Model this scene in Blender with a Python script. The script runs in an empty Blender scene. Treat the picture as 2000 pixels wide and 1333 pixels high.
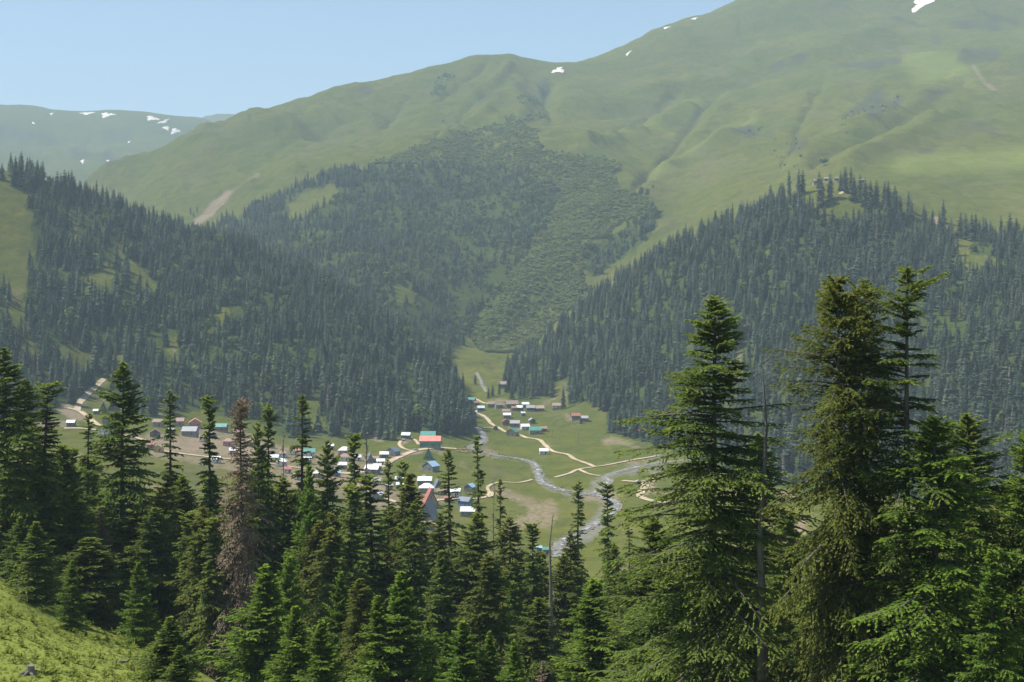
import bpy, math, random, mathutils
import numpy as np

# ---------------------------------------------------------------- camera, sky, sun, exposure
F = 2777.0            # focal length in photo pixels (2000 px wide frame, about 50 mm on 36 mm)
CX, HY = 1000.0, 560.0  # principal column and eye level row in the photo
SUN_AZ, SUN_EL = math.radians(-82), math.radians(57)   # azimuth from the view direction (left is negative)
scene = bpy.context.scene
COL = scene.collection
cam_d = bpy.data.cameras.new('camera'); cam = bpy.data.objects.new('camera', cam_d); COL.objects.link(cam)
cam_d.sensor_width = 36.0; cam_d.lens = 36.0 * F / 2000.0
cam_d.shift_y = -(666.5 - HY) / 2000.0
cam_d.clip_start = 0.5; cam_d.clip_end = 40000
cam.location = (0, 0, 0); cam.rotation_euler = (math.radians(90), 0, 0)
scene.camera = cam

world = bpy.data.worlds.new('World'); scene.world = world; world.use_nodes = True
wn = world.node_tree; wn.nodes.clear()
w_out = wn.nodes.new('ShaderNodeOutputWorld'); w_bg = wn.nodes.new('ShaderNodeBackground'); w_sky = wn.nodes.new('ShaderNodeTexSky')
w_sky.sky_type = 'NISHITA'; w_sky.sun_disc = False
w_sky.sun_elevation = SUN_EL; w_sky.sun_rotation = SUN_AZ
w_sky.altitude = 1900; w_sky.air_density = 1.0; w_sky.dust_density = 0.3; w_sky.ozone_density = 0.5
w_bg.inputs['Strength'].default_value = 0.074
wn.links.new(w_sky.outputs[0], w_bg.inputs[0]); wn.links.new(w_bg.outputs[0], w_out.inputs[0])

sun_d = bpy.data.lights.new('sun', 'SUN'); sun_d.energy = 4.0; sun_d.angle = math.radians(0.5); sun_d.color = (1.0, 0.95, 0.87)
sun = bpy.data.objects.new('sun', sun_d); COL.objects.link(sun)
_sd = mathutils.Vector((math.sin(SUN_AZ) * math.cos(SUN_EL), math.cos(SUN_AZ) * math.cos(SUN_EL), math.sin(SUN_EL)))
sun.rotation_euler = _sd.to_track_quat('Z', 'Y').to_euler()

vs = scene.view_settings
scene.display_settings.display_device = 'sRGB'
vs.view_transform = 'Standard'; vs.look = 'None'; vs.exposure = 1.2; vs.gamma = 1.0; vs.use_curve_mapping = False
scene.render.engine = 'CYCLES'
cy = scene.cycles
cy.use_denoising = True
try: cy.denoiser = 'OPENIMAGEDENOISE'
except Exception: pass
cy.max_bounces = 5; cy.diffuse_bounces = 3; cy.glossy_bounces = 2; cy.transmission_bounces = 3; cy.transparent_max_bounces = 4
cy.volume_bounces = 0
cy.use_adaptive_sampling = False
HAZE_DENSITY = 1.15e-4

# ---------------------------------------------------------------- helpers
rng = np.random.default_rng(11)
random.seed(4)

def tag(o, label=None, cat=None, group=None, kind=None):
    if label: o['label'] = label
    if cat: o['category'] = cat
    if group: o['group'] = group
    if kind: o['kind'] = kind
    return o

def mesh_np(name, co, loops, counts, smooth=False):
    """mesh from numpy arrays: co (n,3), flat loop vertex ids, loops per polygon"""
    me = bpy.data.meshes.new(name)
    co = np.ascontiguousarray(co, dtype=np.float32)
    loops = np.ascontiguousarray(loops, dtype=np.int32); counts = np.ascontiguousarray(counts, dtype=np.int32)
    me.vertices.add(len(co)); me.vertices.foreach_set('co', co.ravel())
    me.loops.add(len(loops)); me.loops.foreach_set('vertex_index', loops)
    starts = np.zeros(len(counts), dtype=np.int32); starts[1:] = np.cumsum(counts)[:-1]
    me.polygons.add(len(counts)); me.polygons.foreach_set('loop_start', starts)
    try: me.polygons.foreach_set('loop_total', counts)
    except Exception: pass
    if smooth: me.polygons.foreach_set('use_smooth', np.ones(len(counts), dtype=bool))
    me.update(calc_edges=True)
    return me

def quads(name, co, q, smooth=False):
    q = np.asarray(q, dtype=np.int32)
    return mesh_np(name, co, q.ravel(), np.full(len(q), q.shape[1], dtype=np.int32), smooth)

def link(name, me, mat=None, parent=None):
    o = bpy.data.objects.new(name, me); COL.objects.link(o)
    if mat is not None and not me.materials: me.materials.append(mat)
    if parent is not None: o.parent = parent
    return o

def empty(name, loc, rz=0.0):
    o = bpy.data.objects.new(name, None); COL.objects.link(o)
    o.location = loc; o.rotation_euler = (0, 0, rz); o.empty_display_size = 0.5
    return o

class MB:
    """collects boxes and prisms into one mesh"""
    def __init__(self): self.v = []; self.f = []
    def add(self, vs_, fs_):
        n = len(self.v); self.v += [tuple(p) for p in vs_]; self.f += [tuple(i + n for i in f) for f in fs_]
        return self
    def box(self, x0, x1, y0, y1, z0, z1):
        return self.add([(x0,y0,z0),(x1,y0,z0),(x1,y1,z0),(x0,y1,z0),(x0,y0,z1),(x1,y0,z1),(x1,y1,z1),(x0,y1,z1)],
                        [(0,3,2,1),(4,5,6,7),(0,1,5,4),(1,2,6,5),(2,3,7,6),(3,0,4,7)])
    def tube(self, p0, p1, r0, r1, n=6):
        p0 = mathutils.Vector(p0); p1 = mathutils.Vector(p1); d = (p1 - p0).normalized()
        a = d.orthogonal().normalized(); b = d.cross(a)
        vs_ = []
        for p, r in ((p0, r0), (p1, r1)):
            for k in range(n):
                t = 2 * math.pi * k / n; vs_.append(p + a * (r * math.cos(t)) + b * (r * math.sin(t)))
        fs_ = [(k, (k + 1) % n, n + (k + 1) % n, n + k) for k in range(n)] + [tuple(range(n))[::-1], tuple(range(n, 2 * n))]
        return self.add(vs_, fs_)
    def mesh(self, name):
        me = bpy.data.meshes.new(name); me.from_pydata([tuple(p) for p in self.v], [], self.f); me.update(); return me
    def build(self, name, mat, parent=None): return link(name, self.mesh(name), mat, parent)

# ---- noise
_perm = np.random.default_rng(3).permutation(256); _perm = np.concatenate([_perm, _perm, _perm])
def perlin(x, y, seed=0):
    x = np.asarray(x, dtype=np.float64); y = np.asarray(y, dtype=np.float64)
    xi = np.floor(x).astype(np.int64); yi = np.floor(y).astype(np.int64); xf = x - xi; yf = y - yi
    u = xf * xf * xf * (xf * (xf * 6 - 15) + 10); v = yf * yf * yf * (yf * (yf * 6 - 15) + 10)
    def g(ix, iy, fx, fy):
        h = _perm[(_perm[(ix + seed * 37) & 255] + iy) & 255] * (2 * math.pi / 256)
        return np.cos(h) * fx + np.sin(h) * fy
    n00 = g(xi, yi, xf, yf); n10 = g(xi + 1, yi, xf - 1, yf); n01 = g(xi, yi + 1, xf, yf - 1); n11 = g(xi + 1, yi + 1, xf - 1, yf - 1)
    return (n00 * (1 - u) + n10 * u) * (1 - v) + (n01 * (1 - u) + n11 * u) * v
def fbm(x, y, oct=4, seed=0, gain=0.5):
    s = 0.0; a = 1.0
    for k in range(oct):
        s = s + a * perlin(x * 2 ** k, y * 2 ** k, seed + k); a *= gain
    return s
def sstep(a, b, x):
    t = np.clip((x - a) / (b - a), 0, 1); return t * t * (3 - 2 * t)

# ---- node helpers
def new_mat(name):
    m = bpy.data.materials.new(name); m.use_nodes = True; nt = m.node_tree; nt.nodes.clear()
    out = nt.nodes.new('ShaderNodeOutputMaterial'); return m, nt, out
def N(nt, typ, **kw):
    n = nt.nodes.new(typ)
    for k, v in kw.items():
        if k in n.inputs: n.inputs[k].default_value = v
        else: setattr(n, k, v)
    return n
def ramp(nt, stops, interp='LINEAR'):
    r = nt.nodes.new('ShaderNodeValToRGB'); r.color_ramp.interpolation = interp
    els = r.color_ramp.elements
    while len(els) < len(stops): els.new(0.5)
    for e, (p, c) in zip(els, stops): e.position = p; e.color = (*c, 1) if len(c) == 3 else c
    return r
def mix(nt, fac, a, b):
    m = nt.nodes.new('ShaderNodeMix'); m.data_type = 'RGBA'
    for sock, val in ((m.inputs[0], fac), (m.inputs[6], a), (m.inputs[7], b)):
        if isinstance(val, bpy.types.NodeSocket): nt.links.new(val, sock)
        elif isinstance(val, (int, float)): sock.default_value = val
        else: sock.default_value = (*val, 1)
    return m.outputs[2]
# ---------------------------------------------------------------- terrain: one ground sheet shaped from surveyed points
# every point: column, row and distance in metres; rows are turned into heights at once
CP = []
def cp(*pts): CP.extend(pts)
for px in (-500, -200, 150, 500, 1000, 1500, 2000, 2500):
    for d, z in ((2.0, -1.7), (5, -2.3), (12, -4.4), (30, -11), (60, -21.5)):
        cp((px, HY - F * z / d, d))
# near hill: meadow knoll on the left, wooded slope elsewhere
for px, prof in {
    -500: ((110,1260),(140,1130),(168,1020),(210,1050),(300,1130)),
    -300: ((110,1280),(140,1160),(168,1060),(200,1075),(300,1150)),
    0: ((95,1390),(110,1330),(130,1250),(150,1185),(168,1128),(190,1150),(230,1190),(300,1200)),
    150: ((95,1400),(110,1340),(130,1285),(150,1238),(165,1212),(190,1218),(240,1240),(300,1240)),
    300: ((95,1420),(115,1350),(135,1308),(155,1278),(175,1266),(220,1285),(300,1262)),
    500: ((110,1420),(150,1385),(200,1350),(300,1280)),
    700: ((110,1450),(150,1400),(200,1365),(300,1290)),
    1000: ((80,1520),(110,1470),(150,1420),(220,1360),(300,1305)),
    1250: ((80,1510),(110,1470),(150,1420),(220,1360),(300,1300)),
    1500: ((80,1500),(110,1470),(150,1420),(220,1360),(300,1300)),
    1800: ((80,1490),(110,1460),(150,1410),(220,1350),(300,1290)),
    2000: ((80,1480),(110,1450),(150,1400),(220,1340),(300,1280)),
    2500: ((80,1470),(110,1430),(150,1380),(300,1260)),
    # valley side and floor
}.items():
    cp(*[(px, py, d) for d, py in prof])
for px, prof in {
    -500: ((600,980),(900,850),(1080,780)), -300: ((600,1000),(900,870),(1080,795)),
    0: ((420,1130),(600,1010),(800,930),(960,880),(1080,830)),
    200: ((420,1150),(600,1030),(780,950),(950,890),(1100,832),(1200,790),(1280,742)),
    400: ((420,1180),(600,1070),(760,995),(920,925),(1050,872),(1160,828),(1230,790)),
    550: ((420,1195),(600,1085),(760,1010),(920,940),(1060,885),(1170,842)),
    700: ((420,1205),(600,1110),(770,1045),(890,980),(1010,922),(1110,880),(1180,850)),
    850: ((420,1215),(600,1130),(790,1050),(900,985),(1040,916),(1160,868)),
    950: ((420,1220),(600,1135),(800,1050),(960,960),(1180,880),(1290,842),(1400,802),(1500,772),(1620,740)),
    1100: ((420,1220),(600,1140),(760,1080),(920,985),(1120,902),(1260,850),(1390,802),(1460,776)),
    1250: ((420,1210),(600,1130),(750,1075),(910,985),(1100,902),(1220,855)),
    1500: ((420,1205),(600,1125),(720,1075),(830,1015),(920,965)),
    1900: ((420,1190),(600,1110),(700,1065),(790,1015),(850,975)),
    2300: ((420,1160),(600,1070),(700,1030),(800,970)), 2500: ((420,1150),(600,1060),(800,960)),
}.items():
    cp(*[(px, py, d) for d, py in prof])
cp((935,712,1740),(905,690,1830),(985,748,1600),(1020,770,1500))
# wooded hill on the left
for px, prof in {
    -500: ((1300,560),(1500,420),(1650,345),(1850,380),(2300,480),(3200,500)),
    -300: ((1300,560),(1500,400),(1640,330),(1850,370),(2300,480),(3200,500)),
    0: ((1180,742),(1330,600),(1510,455),(1640,338),(1850,390),(2300,470),(3000,500)),
    100: ((1220,742),(1370,605),(1520,480),(1660,364),(1850,410),(2300,480),(3000,500)),
    200: ((1400,602),(1550,484),(1680,400),(1880,440),(2300,480)),
    300: ((1240,760),(1430,602),(1580,504),(1710,436),(1900,465),(2300,468)),
    400: ((1290,730),(1430,620),(1580,532),(1720,468),(1900,495),(2100,485)),
    500: ((1290,735),(1440,622),(1580,545),(1720,500),(1880,525),(2050,505)),
    600: ((1240,785),(1410,655),(1570,580),(1690,545),(1830,570),(1980,545)),
    700: ((1280,765),(1430,668),(1560,612),(1650,590),(1780,615),(1900,575)),
    800: ((1290,790),(1430,712),(1560,665),(1640,668),(1800,640)),
    870: ((1290,812),(1440,748),(1540,725),(1640,735),(1750,700)),
    905: ((1250,845),(1330,818),(1420,792),(1500,775)),
}.items():
    cp(*[(px, py, d) for d, py in prof])
# wooded spur on the right
for px, prof in {
    1000: ((1650,735),(1740,720),(1850,690)), 1050: ((1600,720),(1750,682),(1880,680)),
    1130: ((1480,745),(1640,660),(1780,612),(1900,630)), 1200: ((1300,828),(1420,745),(1620,630),(1790,565),(1900,590)),
    1300: ((1180,868),(1350,745),(1560,615),(1790,495),(1900,520)), 1380: ((1780,458),(1900,475)),
    1450: ((1000,928),(1220,770),(1450,600),(1650,480),(1760,432),(1860,450)),
    1550: ((1740,380),(1840,390)), 1640: ((930,930),(1180,760),(1400,600),(1610,440),(1720,352),(1800,362)),
    1720: ((1700,368),(1800,372)), 1800: ((900,930),(1120,765),(1340,605),(1560,480),(1680,412),(1770,410)),
    1850: ((1650,434),(1740,425)), 1900: ((1630,452),(1720,440)),
    2000: ((870,930),(960,862),(1150,705),(1400,560),(1600,462),(1700,450)),
    2300: ((900,880),(1100,705),(1350,560),(1600,462),(1700,450)), 2500: ((900,880),(1100,700),(1350,560),(1600,460),(1700,450)),
}.items():
    cp(*[(px, py, d) for d, py in prof])
# basin between the hills and its upper slopes
cp((500,470,2250),(450,452,2300),(600,480,2150),(700,530,2000),(700,450,2250),(800,570,1950),(800,460,2250),(850,630,1900),
   (900,640,1930),(900,520,2150),(900,400,2500),(1000,430,2400),(1000,560,2100),(960,655,1930),(1050,610,2030),(1100,530,2120),
   (1150,460,2250),(1200,490,2200),(430,432,2450),(520,398,2550),(600,352,2650),(700,322,2720),(850,278,2850),(1000,258,2950),
   (1100,292,2750),(1200,340,2550),(1280,390,2380),(1100,400,2450),(1250,430,2250))
# main mountain
SKY = ((190,352,3300),(240,322,3350),(300,295,3450),(350,268,3520),(400,245,3600),(450,228,3680),(500,215,3750),(550,206,3800),(600,195,3850),(640,179,3900),
       (700,167,3950),(760,157,4000),(800,141,4050),(870,126,4100),(900,117,4150),(940,108,4200),(965,105,4200),(1010,110,4220),(1060,120,4300),
       (1110,122,4350),(1150,113,4350),(1200,97,4350),(1250,70,4350),(1300,47,4400),(1350,33,4450),(1400,16,4500),(1440,0,4500),
       (1500,-30,4550),(1600,-80,4600),(1800,-140,4700),(2000,-150,4700),(2300,-120,4700),(2500,-100,4700))
for px, py, d in SKY:
    cp((px, py, d), (px, py + 16, d * 1.06), (px, py + 60, d * 1.2))
cp((300,425,2700),(380,432,2620),(250,390,2950),(350,390,2800),(220,405,2800),(400,330,3050),(500,300,3080),(500,360,2750),(600,275,3150),(700,245,3300),
   (800,205,3550),(900,185,3700),(900,235,3250),(1000,200,3500),(1070,205,3600),(1100,200,3600),(1200,180,3700),(1100,250,3150),(1200,265,3100),
   (1300,150,3800),(1300,245,3200),(1300,330,2720),(1300,400,2350),(1400,100,4000),(1400,200,3400),(1400,300,2750),(1400,385,2250),
   (1500,60,4100),(1500,200,3250),(1500,300,2600),(1500,365,2200),(1640,300,2300),(1640,240,2750),(1640,150,3400),(1640,60,4000),(1640,0,4300),
   (1800,350,2050),(1800,280,2400),(1800,200,2900),(1800,140,3300),(1800,95,3700),(1800,0,4200),(2000,380,1950),(2000,300,2300),(2000,200,2850),
   (2000,100,3500),(2000,0,4200),(2300,350,2000),(2300,200,2900),(2300,50,4000),(2500,350,2000),(2500,200,2900),(2500,50,4000))
# far range on the left
for px, py in ((-500,200),(-300,198),(-100,203),(0,205),(40,206),(70,207),(95,213),(110,217),(125,214),(145,218),(200,215),(240,216),(300,221),(360,228),(400,231)):
    cp((px, py, 7000), (px, py + 40, 7700))
    if px < 200: cp((px, py + 65, 5900), (px, 335, 5000), (px, 430, 4200))
cp((240,290,5800),(240,340,5000),(240,420,4200),(320,290,5900),(320,350,5000),(330,400,4300),(430,223,8200),(470,228,8200),(400,228,8200),(520,240,8200),
   (430,300,6500),(520,300,6500),(430,330,5200),(60,500,3600),(200,470,3600))
for px in (700, 1000, 1400, 1800, 2300):
    cp((px, 320, 7000), (px, 340, 8200), (px, 360, 9500))
for px in (-500, -200, 100, 400): cp((px, 290, 9500))

P = np.array(CP, dtype=np.float64)
PX = (P[:, 0] - CX) / F * P[:, 2]; PYw = P[:, 2]; PZ = (HY - P[:, 1]) / F * P[:, 2]
PAZ = np.arctan2(PX, PYw); PR = np.hypot(PX, PYw); PT = PZ / PR
KU, KV, MC = 1 / 0.036, 9.0, 0.55
def phi(r2): return np.sqrt(r2 + MC * MC)
U = np.stack([PAZ * KU, np.log(PR) * KV], 1)
A = phi(((U[:, None] - U[None]) ** 2).sum(-1)) - 0.0
n = len(U); Q = np.concatenate([np.ones((n, 1)), U], 1)
M_ = np.zeros((n + 3, n + 3)); M_[:n, :n] = A - np.eye(n) * 0.004; M_[:n, n:] = Q; M_[n:, :n] = Q.T
W = np.linalg.solve(M_, np.concatenate([PT, np.zeros(3)]))
def rbf(az, lr):
    u = np.stack([az.ravel() * KU, lr.ravel() * KV], 1); out = np.empty(len(u))
    for s in range(0, len(u), 20000):
        b = u[s:s + 20000]
        d2 = (b[:, None, 0] - U[None, :, 0]) ** 2 + (b[:, None, 1] - U[None, :, 1]) ** 2
        out[s:s + 20000] = phi(d2) @ W[:n] + W[n] + b @ W[n + 1:]
    return out.reshape(az.shape)

AZ_IN = math.radians(24.0)
az_in = np.linspace(-AZ_IN, AZ_IN, 541)
az_out = np.linspace(AZ_IN, math.pi, 40)[1:]
AZC = np.concatenate([-az_out[::-1], az_in, az_out])
LRC = np.log(np.concatenate([np.geomspace(1.5, 80, 44)[:-1], np.geomspace(80, 500, 110)[:-1], np.geomspace(500, 1150, 90)[:-1],
                             np.geomspace(1150, 5000, 330)[:-1], np.geomspace(5000, 9500, 56)]))
# solve on a coarse lattice, then resample (the surface is smooth)
ca = np.linspace(-AZ_IN, AZ_IN, 271); cl = LRC[::1]
T = rbf(*np.meshgrid(ca, cl))
Tf = np.empty((len(LRC), len(AZC)))
for j in range(len(LRC)):
    Tf[j] = np.interp(np.clip(AZC, -AZ_IN, AZ_IN), ca, T[j])
# the country behind the camera: one side runs over into the other
back = sstep(math.radians(70), math.pi, np.abs(AZC))[None] * 0.5
Tm = (Tf[:, :1] + Tf[:, -1:]) / 2
Tf = np.where(np.abs(AZC)[None] > math.radians(70), Tf * (1 - 2 * back) + Tm * 2 * back, Tf)
RR = np.exp(LRC)[:, None] * np.ones_like(AZC)[None]; AA = np.ones_like(LRC)[:, None] * AZC[None]
GX = RR * np.sin(AA); GY = RR * np.cos(AA); GZ = Tf * RR
Dp = np.maximum(GY, 1.0); VPX = CX + F * GX / Dp; VPY = HY - F * GZ / Dp   # where the smooth surface shows in the photo
front = (np.abs(AA) < math.radians(40))

def polydist(pts, x, y, closed=False):
    """distance in px to a polyline and the place along it (0..1)"""
    best = np.full(x.shape, 1e9); along = np.zeros(x.shape); m = len(pts) - 1
    for k in range(m):
        (x0, y0), (x1, y1) = pts[k], pts[k + 1]; dx, dy = x1 - x0, y1 - y0; L2 = dx * dx + dy * dy
        t = np.clip(((x - x0) * dx + (y - y0) * dy) / L2, 0, 1)
        dd = np.hypot(x - x0 - t * dx, y - y0 - t * dy); c = dd < best
        best = np.where(c, dd, best); along = np.where(c, (k + t) / m, along)
    return best, along
def inpoly(poly, x, y):
    r = np.zeros(x.shape, dtype=bool); m = len(poly); j = m - 1
    for i in range(m):
        (xi, yi), (xj, yj) = poly[i], poly[j]
        if yi != yj: r ^= ((yi > y) != (yj > y)) & (x < (xj - xi) * (y - yi) / (yj - yi) + xi)
        j = i
    return r

# ribs (+) and gullies (-) of the mountain
FOLDS = [
    ([(1345,172),(1290,205),(1250,238),(1210,256),(1165,278)], -16, 9), ([(1388,196),(1360,230),(1330,258),(1310,290),(1288,320)], -18, 10),
    ([(1500,213),(1400,258),(1360,285),(1310,308),(1255,348),(1230,375)], -18, 11), ([(1500,226),(1450,242),(1400,268),(1350,297),(1275,342)], 20, 14),
    ([(1365,195),(1320,222),(1250,257),(1180,276),(1120,292)], 22, 14), ([(1430,205),(1380,240),(1345,275),(1310,300)], 14, 12),
    ([(1500,133),(1420,155),(1330,170),(1250,190),(1200,196),(1110,208),(1050,222)], 20, 15), ([(1500,150),(1430,170),(1350,186),(1260,208),(1180,222)], -12, 12),
    ([(1085,150),(1065,180),(1068,215),(1090,245)], -22, 14), ([(975,175),(920,212),(880,242),(825,280)], -16, 8), ([(990,190),(940,222),(890,255),(850,278)], 14, 9),
    ([(955,112),(930,145),(890,178),(850,205)], -16, 9), ([(800,190),(755,236),(720,262)], -12, 9), ([(1000,112),(975,150),(950,170),(900,205)], 13, 10),
    ([(1000,165),(1010,185),(1030,215),(1000,240)], 14, 16), ([(1615,140),(1582,210),(1562,250),(1545,290),(1522,335)], -13, 12),
    ([(1860,170),(1760,215),(1700,240),(1600,282),(1530,325)], 22, 16), ([(1880,200),(1800,252),(1720,288),(1625,332)], 18, 16),
    ([(1800,225),(1700,262),(1620,300),(1575,330)], -16, 12), ([(1720,68),(1640,90),(1560,115),(1500,133)], 16, 16), ([(1960,62),(1900,52),(1850,50),(1800,58)], -12, 9),
    ([(1900,110),(1820,105),(1760,112)], 10, 16), ([(1900,168),(1830,172),(1770,168)], -10, 8), ([(700,215),(640,250),(580,270),(520,300)], -14, 18),
    ([(560,240),(500,262),(430,290),(330,330)], 14, 20), ([(600,330),(500,350),(420,380)], 10, 14), ([(1000,420),(1060,470),(1050,540),(1000,600),(930,660)], 8, 26),
    ([(1140,440),(1120,520),(1060,600),(990,665)], -8, 20), ([(880,420),(890,500),(870,580),(890,650)], -6, 26), ([(700,380),(760,460),(800,540)], -7, 30),
    ([(620,400),(680,480),(740,560)], 7, 28),
]
fm = front & (RR > 1900) & (RR < 5200)
fx, fy = VPX[fm], VPY[fm]
disp = np.zeros(fx.shape)
warp = fbm(GX[fm] / 260, GY[fm] / 260, 3, 21) * 7
for pts, amp, wdt in FOLDS:
    dd, al = polydist(pts, fx + warp, fy + warp)
    disp += (0.8 * amp * np.exp(-(dd / wdt) ** 2) if amp > 0 else 0.75 * amp * np.exp(-np.abs(dd / (0.62 * wdt)) ** 1.4)) * np.minimum(1, 6 * np.minimum(al, 1 - al) + 0.25)
GZ[fm] += disp
# relief at all scales
far = sstep(1100, 2200, RR)
fz = fbm(GX / 420, GY / 420, 5, 1, 0.5) * 16 * sstep(2000, 3200, RR) + fbm(GX / 90, GY / 90, 4, 5, 0.5) * (2.5 * sstep(1150, 1700, RR) + 5 * far)
# long drainage lines down the mountain face
rid = 1 - np.abs(fbm((GX + 0.35 * GY) / 210, (GY - 0.35 * GX) / 900, 4, 9)) * 2
fz += (rid - 0.6) * 15 * sstep(2300, 3000, RR) * (1 - sstep(4800, 5600, RR) * 0.3)
rid2 = 1 - np.abs(perlin((GX + 0.45 * GY) / 70 + 0.8 * fbm(GX / 200, GY / 200, 2, 41), (GY - 0.45 * GX) / 420, 37)) * 2.6
fz += np.clip(rid2, 0, 1) ** 3 * -7 * sstep(2300, 2900, RR) * (1 - sstep(5000, 5600, RR)) * sstep(-0.15, 0.35, fbm(GX / 500, GY / 500, 2, 43))
fz += fbm(GX / 1100, GY / 1100, 5, 31, 0.5) * 60 * sstep(4900, 5600, RR)
fz += fbm(GX / 14, GY / 14, 3, 12) * 0.45 * sstep(20, 90, RR) * (1 - sstep(500, 800, RR))
fz += fbm(GX / 60, GY / 60, 3, 15) * 0.9 * sstep(600, 800, RR) * (1 - sstep(1100, 1300, RR))
# keep the skylines where they are
sk = np.exp(-((RR - 4250) / 420) ** 2); fz *= 1 - 0.55 * sk * (AA < math.radians(9))
sk2 = np.exp(-((RR - 7000) / 700) ** 2); fz *= 1 - 0.85 * sk2
GZ += fz
VPY = HY - F * GZ / Dp

LR_IDX = np.arange(len(LRC)); 
def height(x, y):
    """ground height at world positions"""
    x = np.asarray(x, dtype=np.float64); y = np.asarray(y, dtype=np.float64)
    a = np.arctan2(x, y); l = np.log(np.maximum(np.hypot(x, y), 1.6))
    fi = np.interp(a, AZC, np.arange(len(AZC))); fj = np.interp(l, LRC, LR_IDX)
    i = np.clip(fi.astype(int), 0, len(AZC) - 2); j = np.clip(fj.astype(int), 0, len(LRC) - 2); u = fi - i; v = fj - j
    return (GZ[j, i] * (1 - u) + GZ[j, i + 1] * u) * (1 - v) + (GZ[j + 1, i] * (1 - u) + GZ[j + 1, i + 1] * u) * v
def ground_at(px, py, d0=650, d1=1850):
    """the first ground point between d0 and d1 that lies on the sight line of (px, py)"""
    d = np.geomspace(d0, d1, 1500); x = (px - CX) / F * d; z = height(x, d); row = HY - F * z / d
    k = np.nonzero(row <= py)[0]; k = k[0] if len(k) else int(np.argmin(np.abs(row - py)))
    return float(x[k]), float(d[k]), float(z[k])
def at_depth(px, d):
    x = (px - CX) / F * d; return float(x), float(d), float(height(x, d))

# masks of ground cover and painted rib light: bare earth, rock/heath, dark scrub, forest floor, gravel
bare = np.zeros(GZ.shape); heath = np.zeros(GZ.shape); scrub = np.zeros(GZ.shape); lush_lit = np.zeros(GZ.shape); gravel = np.zeros(GZ.shape)
def blob(mask, pts, wdt, strength, r0, r1, soft=0.5, nz=0.6):
    m = front & (RR > r0) & (RR < r1)
    x, y = VPX[m], VPY[m]; nn = fbm(GX[m] / (RR[m] * 0.012), GY[m] / (RR[m] * 0.03), 3, 17) * wdt * nz
    dd, al = polydist(pts, x, y); v = strength * (1 - sstep(wdt * soft, wdt, dd + nn))
    mask[m] = np.maximum(mask[m], v)
def area(mask, poly, strength, r0, r1, feather=0.0):
    m = front & (RR > r0) & (RR < r1)
    nn = fbm(GX[m] / (RR[m] * 0.01), GY[m] / (RR[m] * 0.025), 3, 23) * feather
    mask[m] = np.maximum(mask[m], strength * inpoly(poly, VPX[m] + nn, VPY[m] + nn))
# ---------------------------------------------------------------- what covers the ground
LHILL = [(-450,860),(-450,325),(0,330),(100,352),(200,388),(300,425),(400,458),(500,488),(600,532),(700,578),(800,650),(862,702),(900,762),(918,838),(905,856),
         (850,852),(800,846),(770,862),(720,856),(640,852),(560,856),(480,822),(440,818),(400,802),(330,808),(290,815),(250,800),(215,765),(205,735),(160,765),(140,792),(110,800),(60,830)]
LCLEAR = [[(-80,325),(16,334),(45,380),(60,430),(62,520),(47,560),(45,650),(22,660),(5,560),(-80,530)],
          [(163,584),(172,545),(205,512),(222,535),(216,580),(190,592)],[(228,482),(246,500),(288,535),(312,582),(292,584),(270,560),(240,524)],
          [(126,405),(150,440),(162,474),(148,474),(132,440)],[(326,666),(352,664),(346,704),(340,734),(333,704)],[(345,600),(364,640),(360,664),(350,640)],
          [(512,664),(552,690),(550,712),(530,704)],[(98,690),(130,676),(172,694),(170,724),(120,722)],[(214,684),(242,686),(238,724),(220,724)],
          [(560,776),(626,786),(632,836),(590,836)],[(398,552),(430,556),(428,574),(402,572)],[(430,596),(440,596),(440,628),(432,628)],[(296,770),(312,768),(318,812),(300,812)],
          [(30,672),(60,668),(70,700),(40,706)],[(520,540),(545,530),(540,552),(525,556)]]
LRIDGE = ([-450,-300,0,100,200,300,400,500,600,700,800,870,905,950],[1680,1670,1670,1690,1710,1740,1750,1750,1720,1680,1620,1570,1530,1500])
RSPUR = [(982,748),(1000,716),(1060,676),(1130,610),(1200,562),(1280,504),(1350,462),(1400,442),(1450,432),(1500,402),(1545,398),(1600,418),(1640,432),(1700,420),(1750,412),
         (1800,428),(1850,452),(1880,500),(1890,560),(1904,520),(1882,472),(1880,458),(2000,466),(2500,470),(2500,960),(1900,985),(1600,962),(1500,948),(1400,912),(1280,872),
         (1240,858),(1178,852),(1188,810),(1165,792),(1120,792),(1060,778),(1010,782),(985,770)]
RCLEAR = [[(1095,570),(1134,568),(1128,606),(1104,612)],[(1430,694),(1458,690),(1452,764),(1436,768)],[(1866,462),(1884,520),(1894,566),(1908,520),(1892,470)],
          [(1900,500),(1950,505),(1945,535),(1905,530)],[(1495,490),(1505,490),(1502,520),(1494,520)],[(1075,752),(1110,748),(1108,800),(1080,800)],[(1615,385),(1660,385),(1650,440),(1620,436)]]
RRIDGE = ([950,1000,1130,1280,1450,1640,1800,1900,2000,2500],[1790,1790,1810,1810,1790,1735,1700,1650,1625,1625])
BASIN = [(400,478),(430,434),(520,398),(560,366),(600,362),(680,330),(720,326),(800,325),(880,322),(960,332),(1040,345),(1092,380),(1064,440),(1034,500),(984,560),(934,622),(900,680),(872,700),
         (800,690),(700,620),(600,570),(500,520)]
BCLEAR = [[(566,402),(600,378),(662,356),(656,384),(612,412),(560,436)],[(700,318),(740,318),(730,340),(705,345)],[(760,560),(800,555),(810,590),(775,585)]]
PATCH = [(1128,492),(1180,472),(1240,440),(1282,408),(1276,462),(1212,512),(1150,542)]
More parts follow.
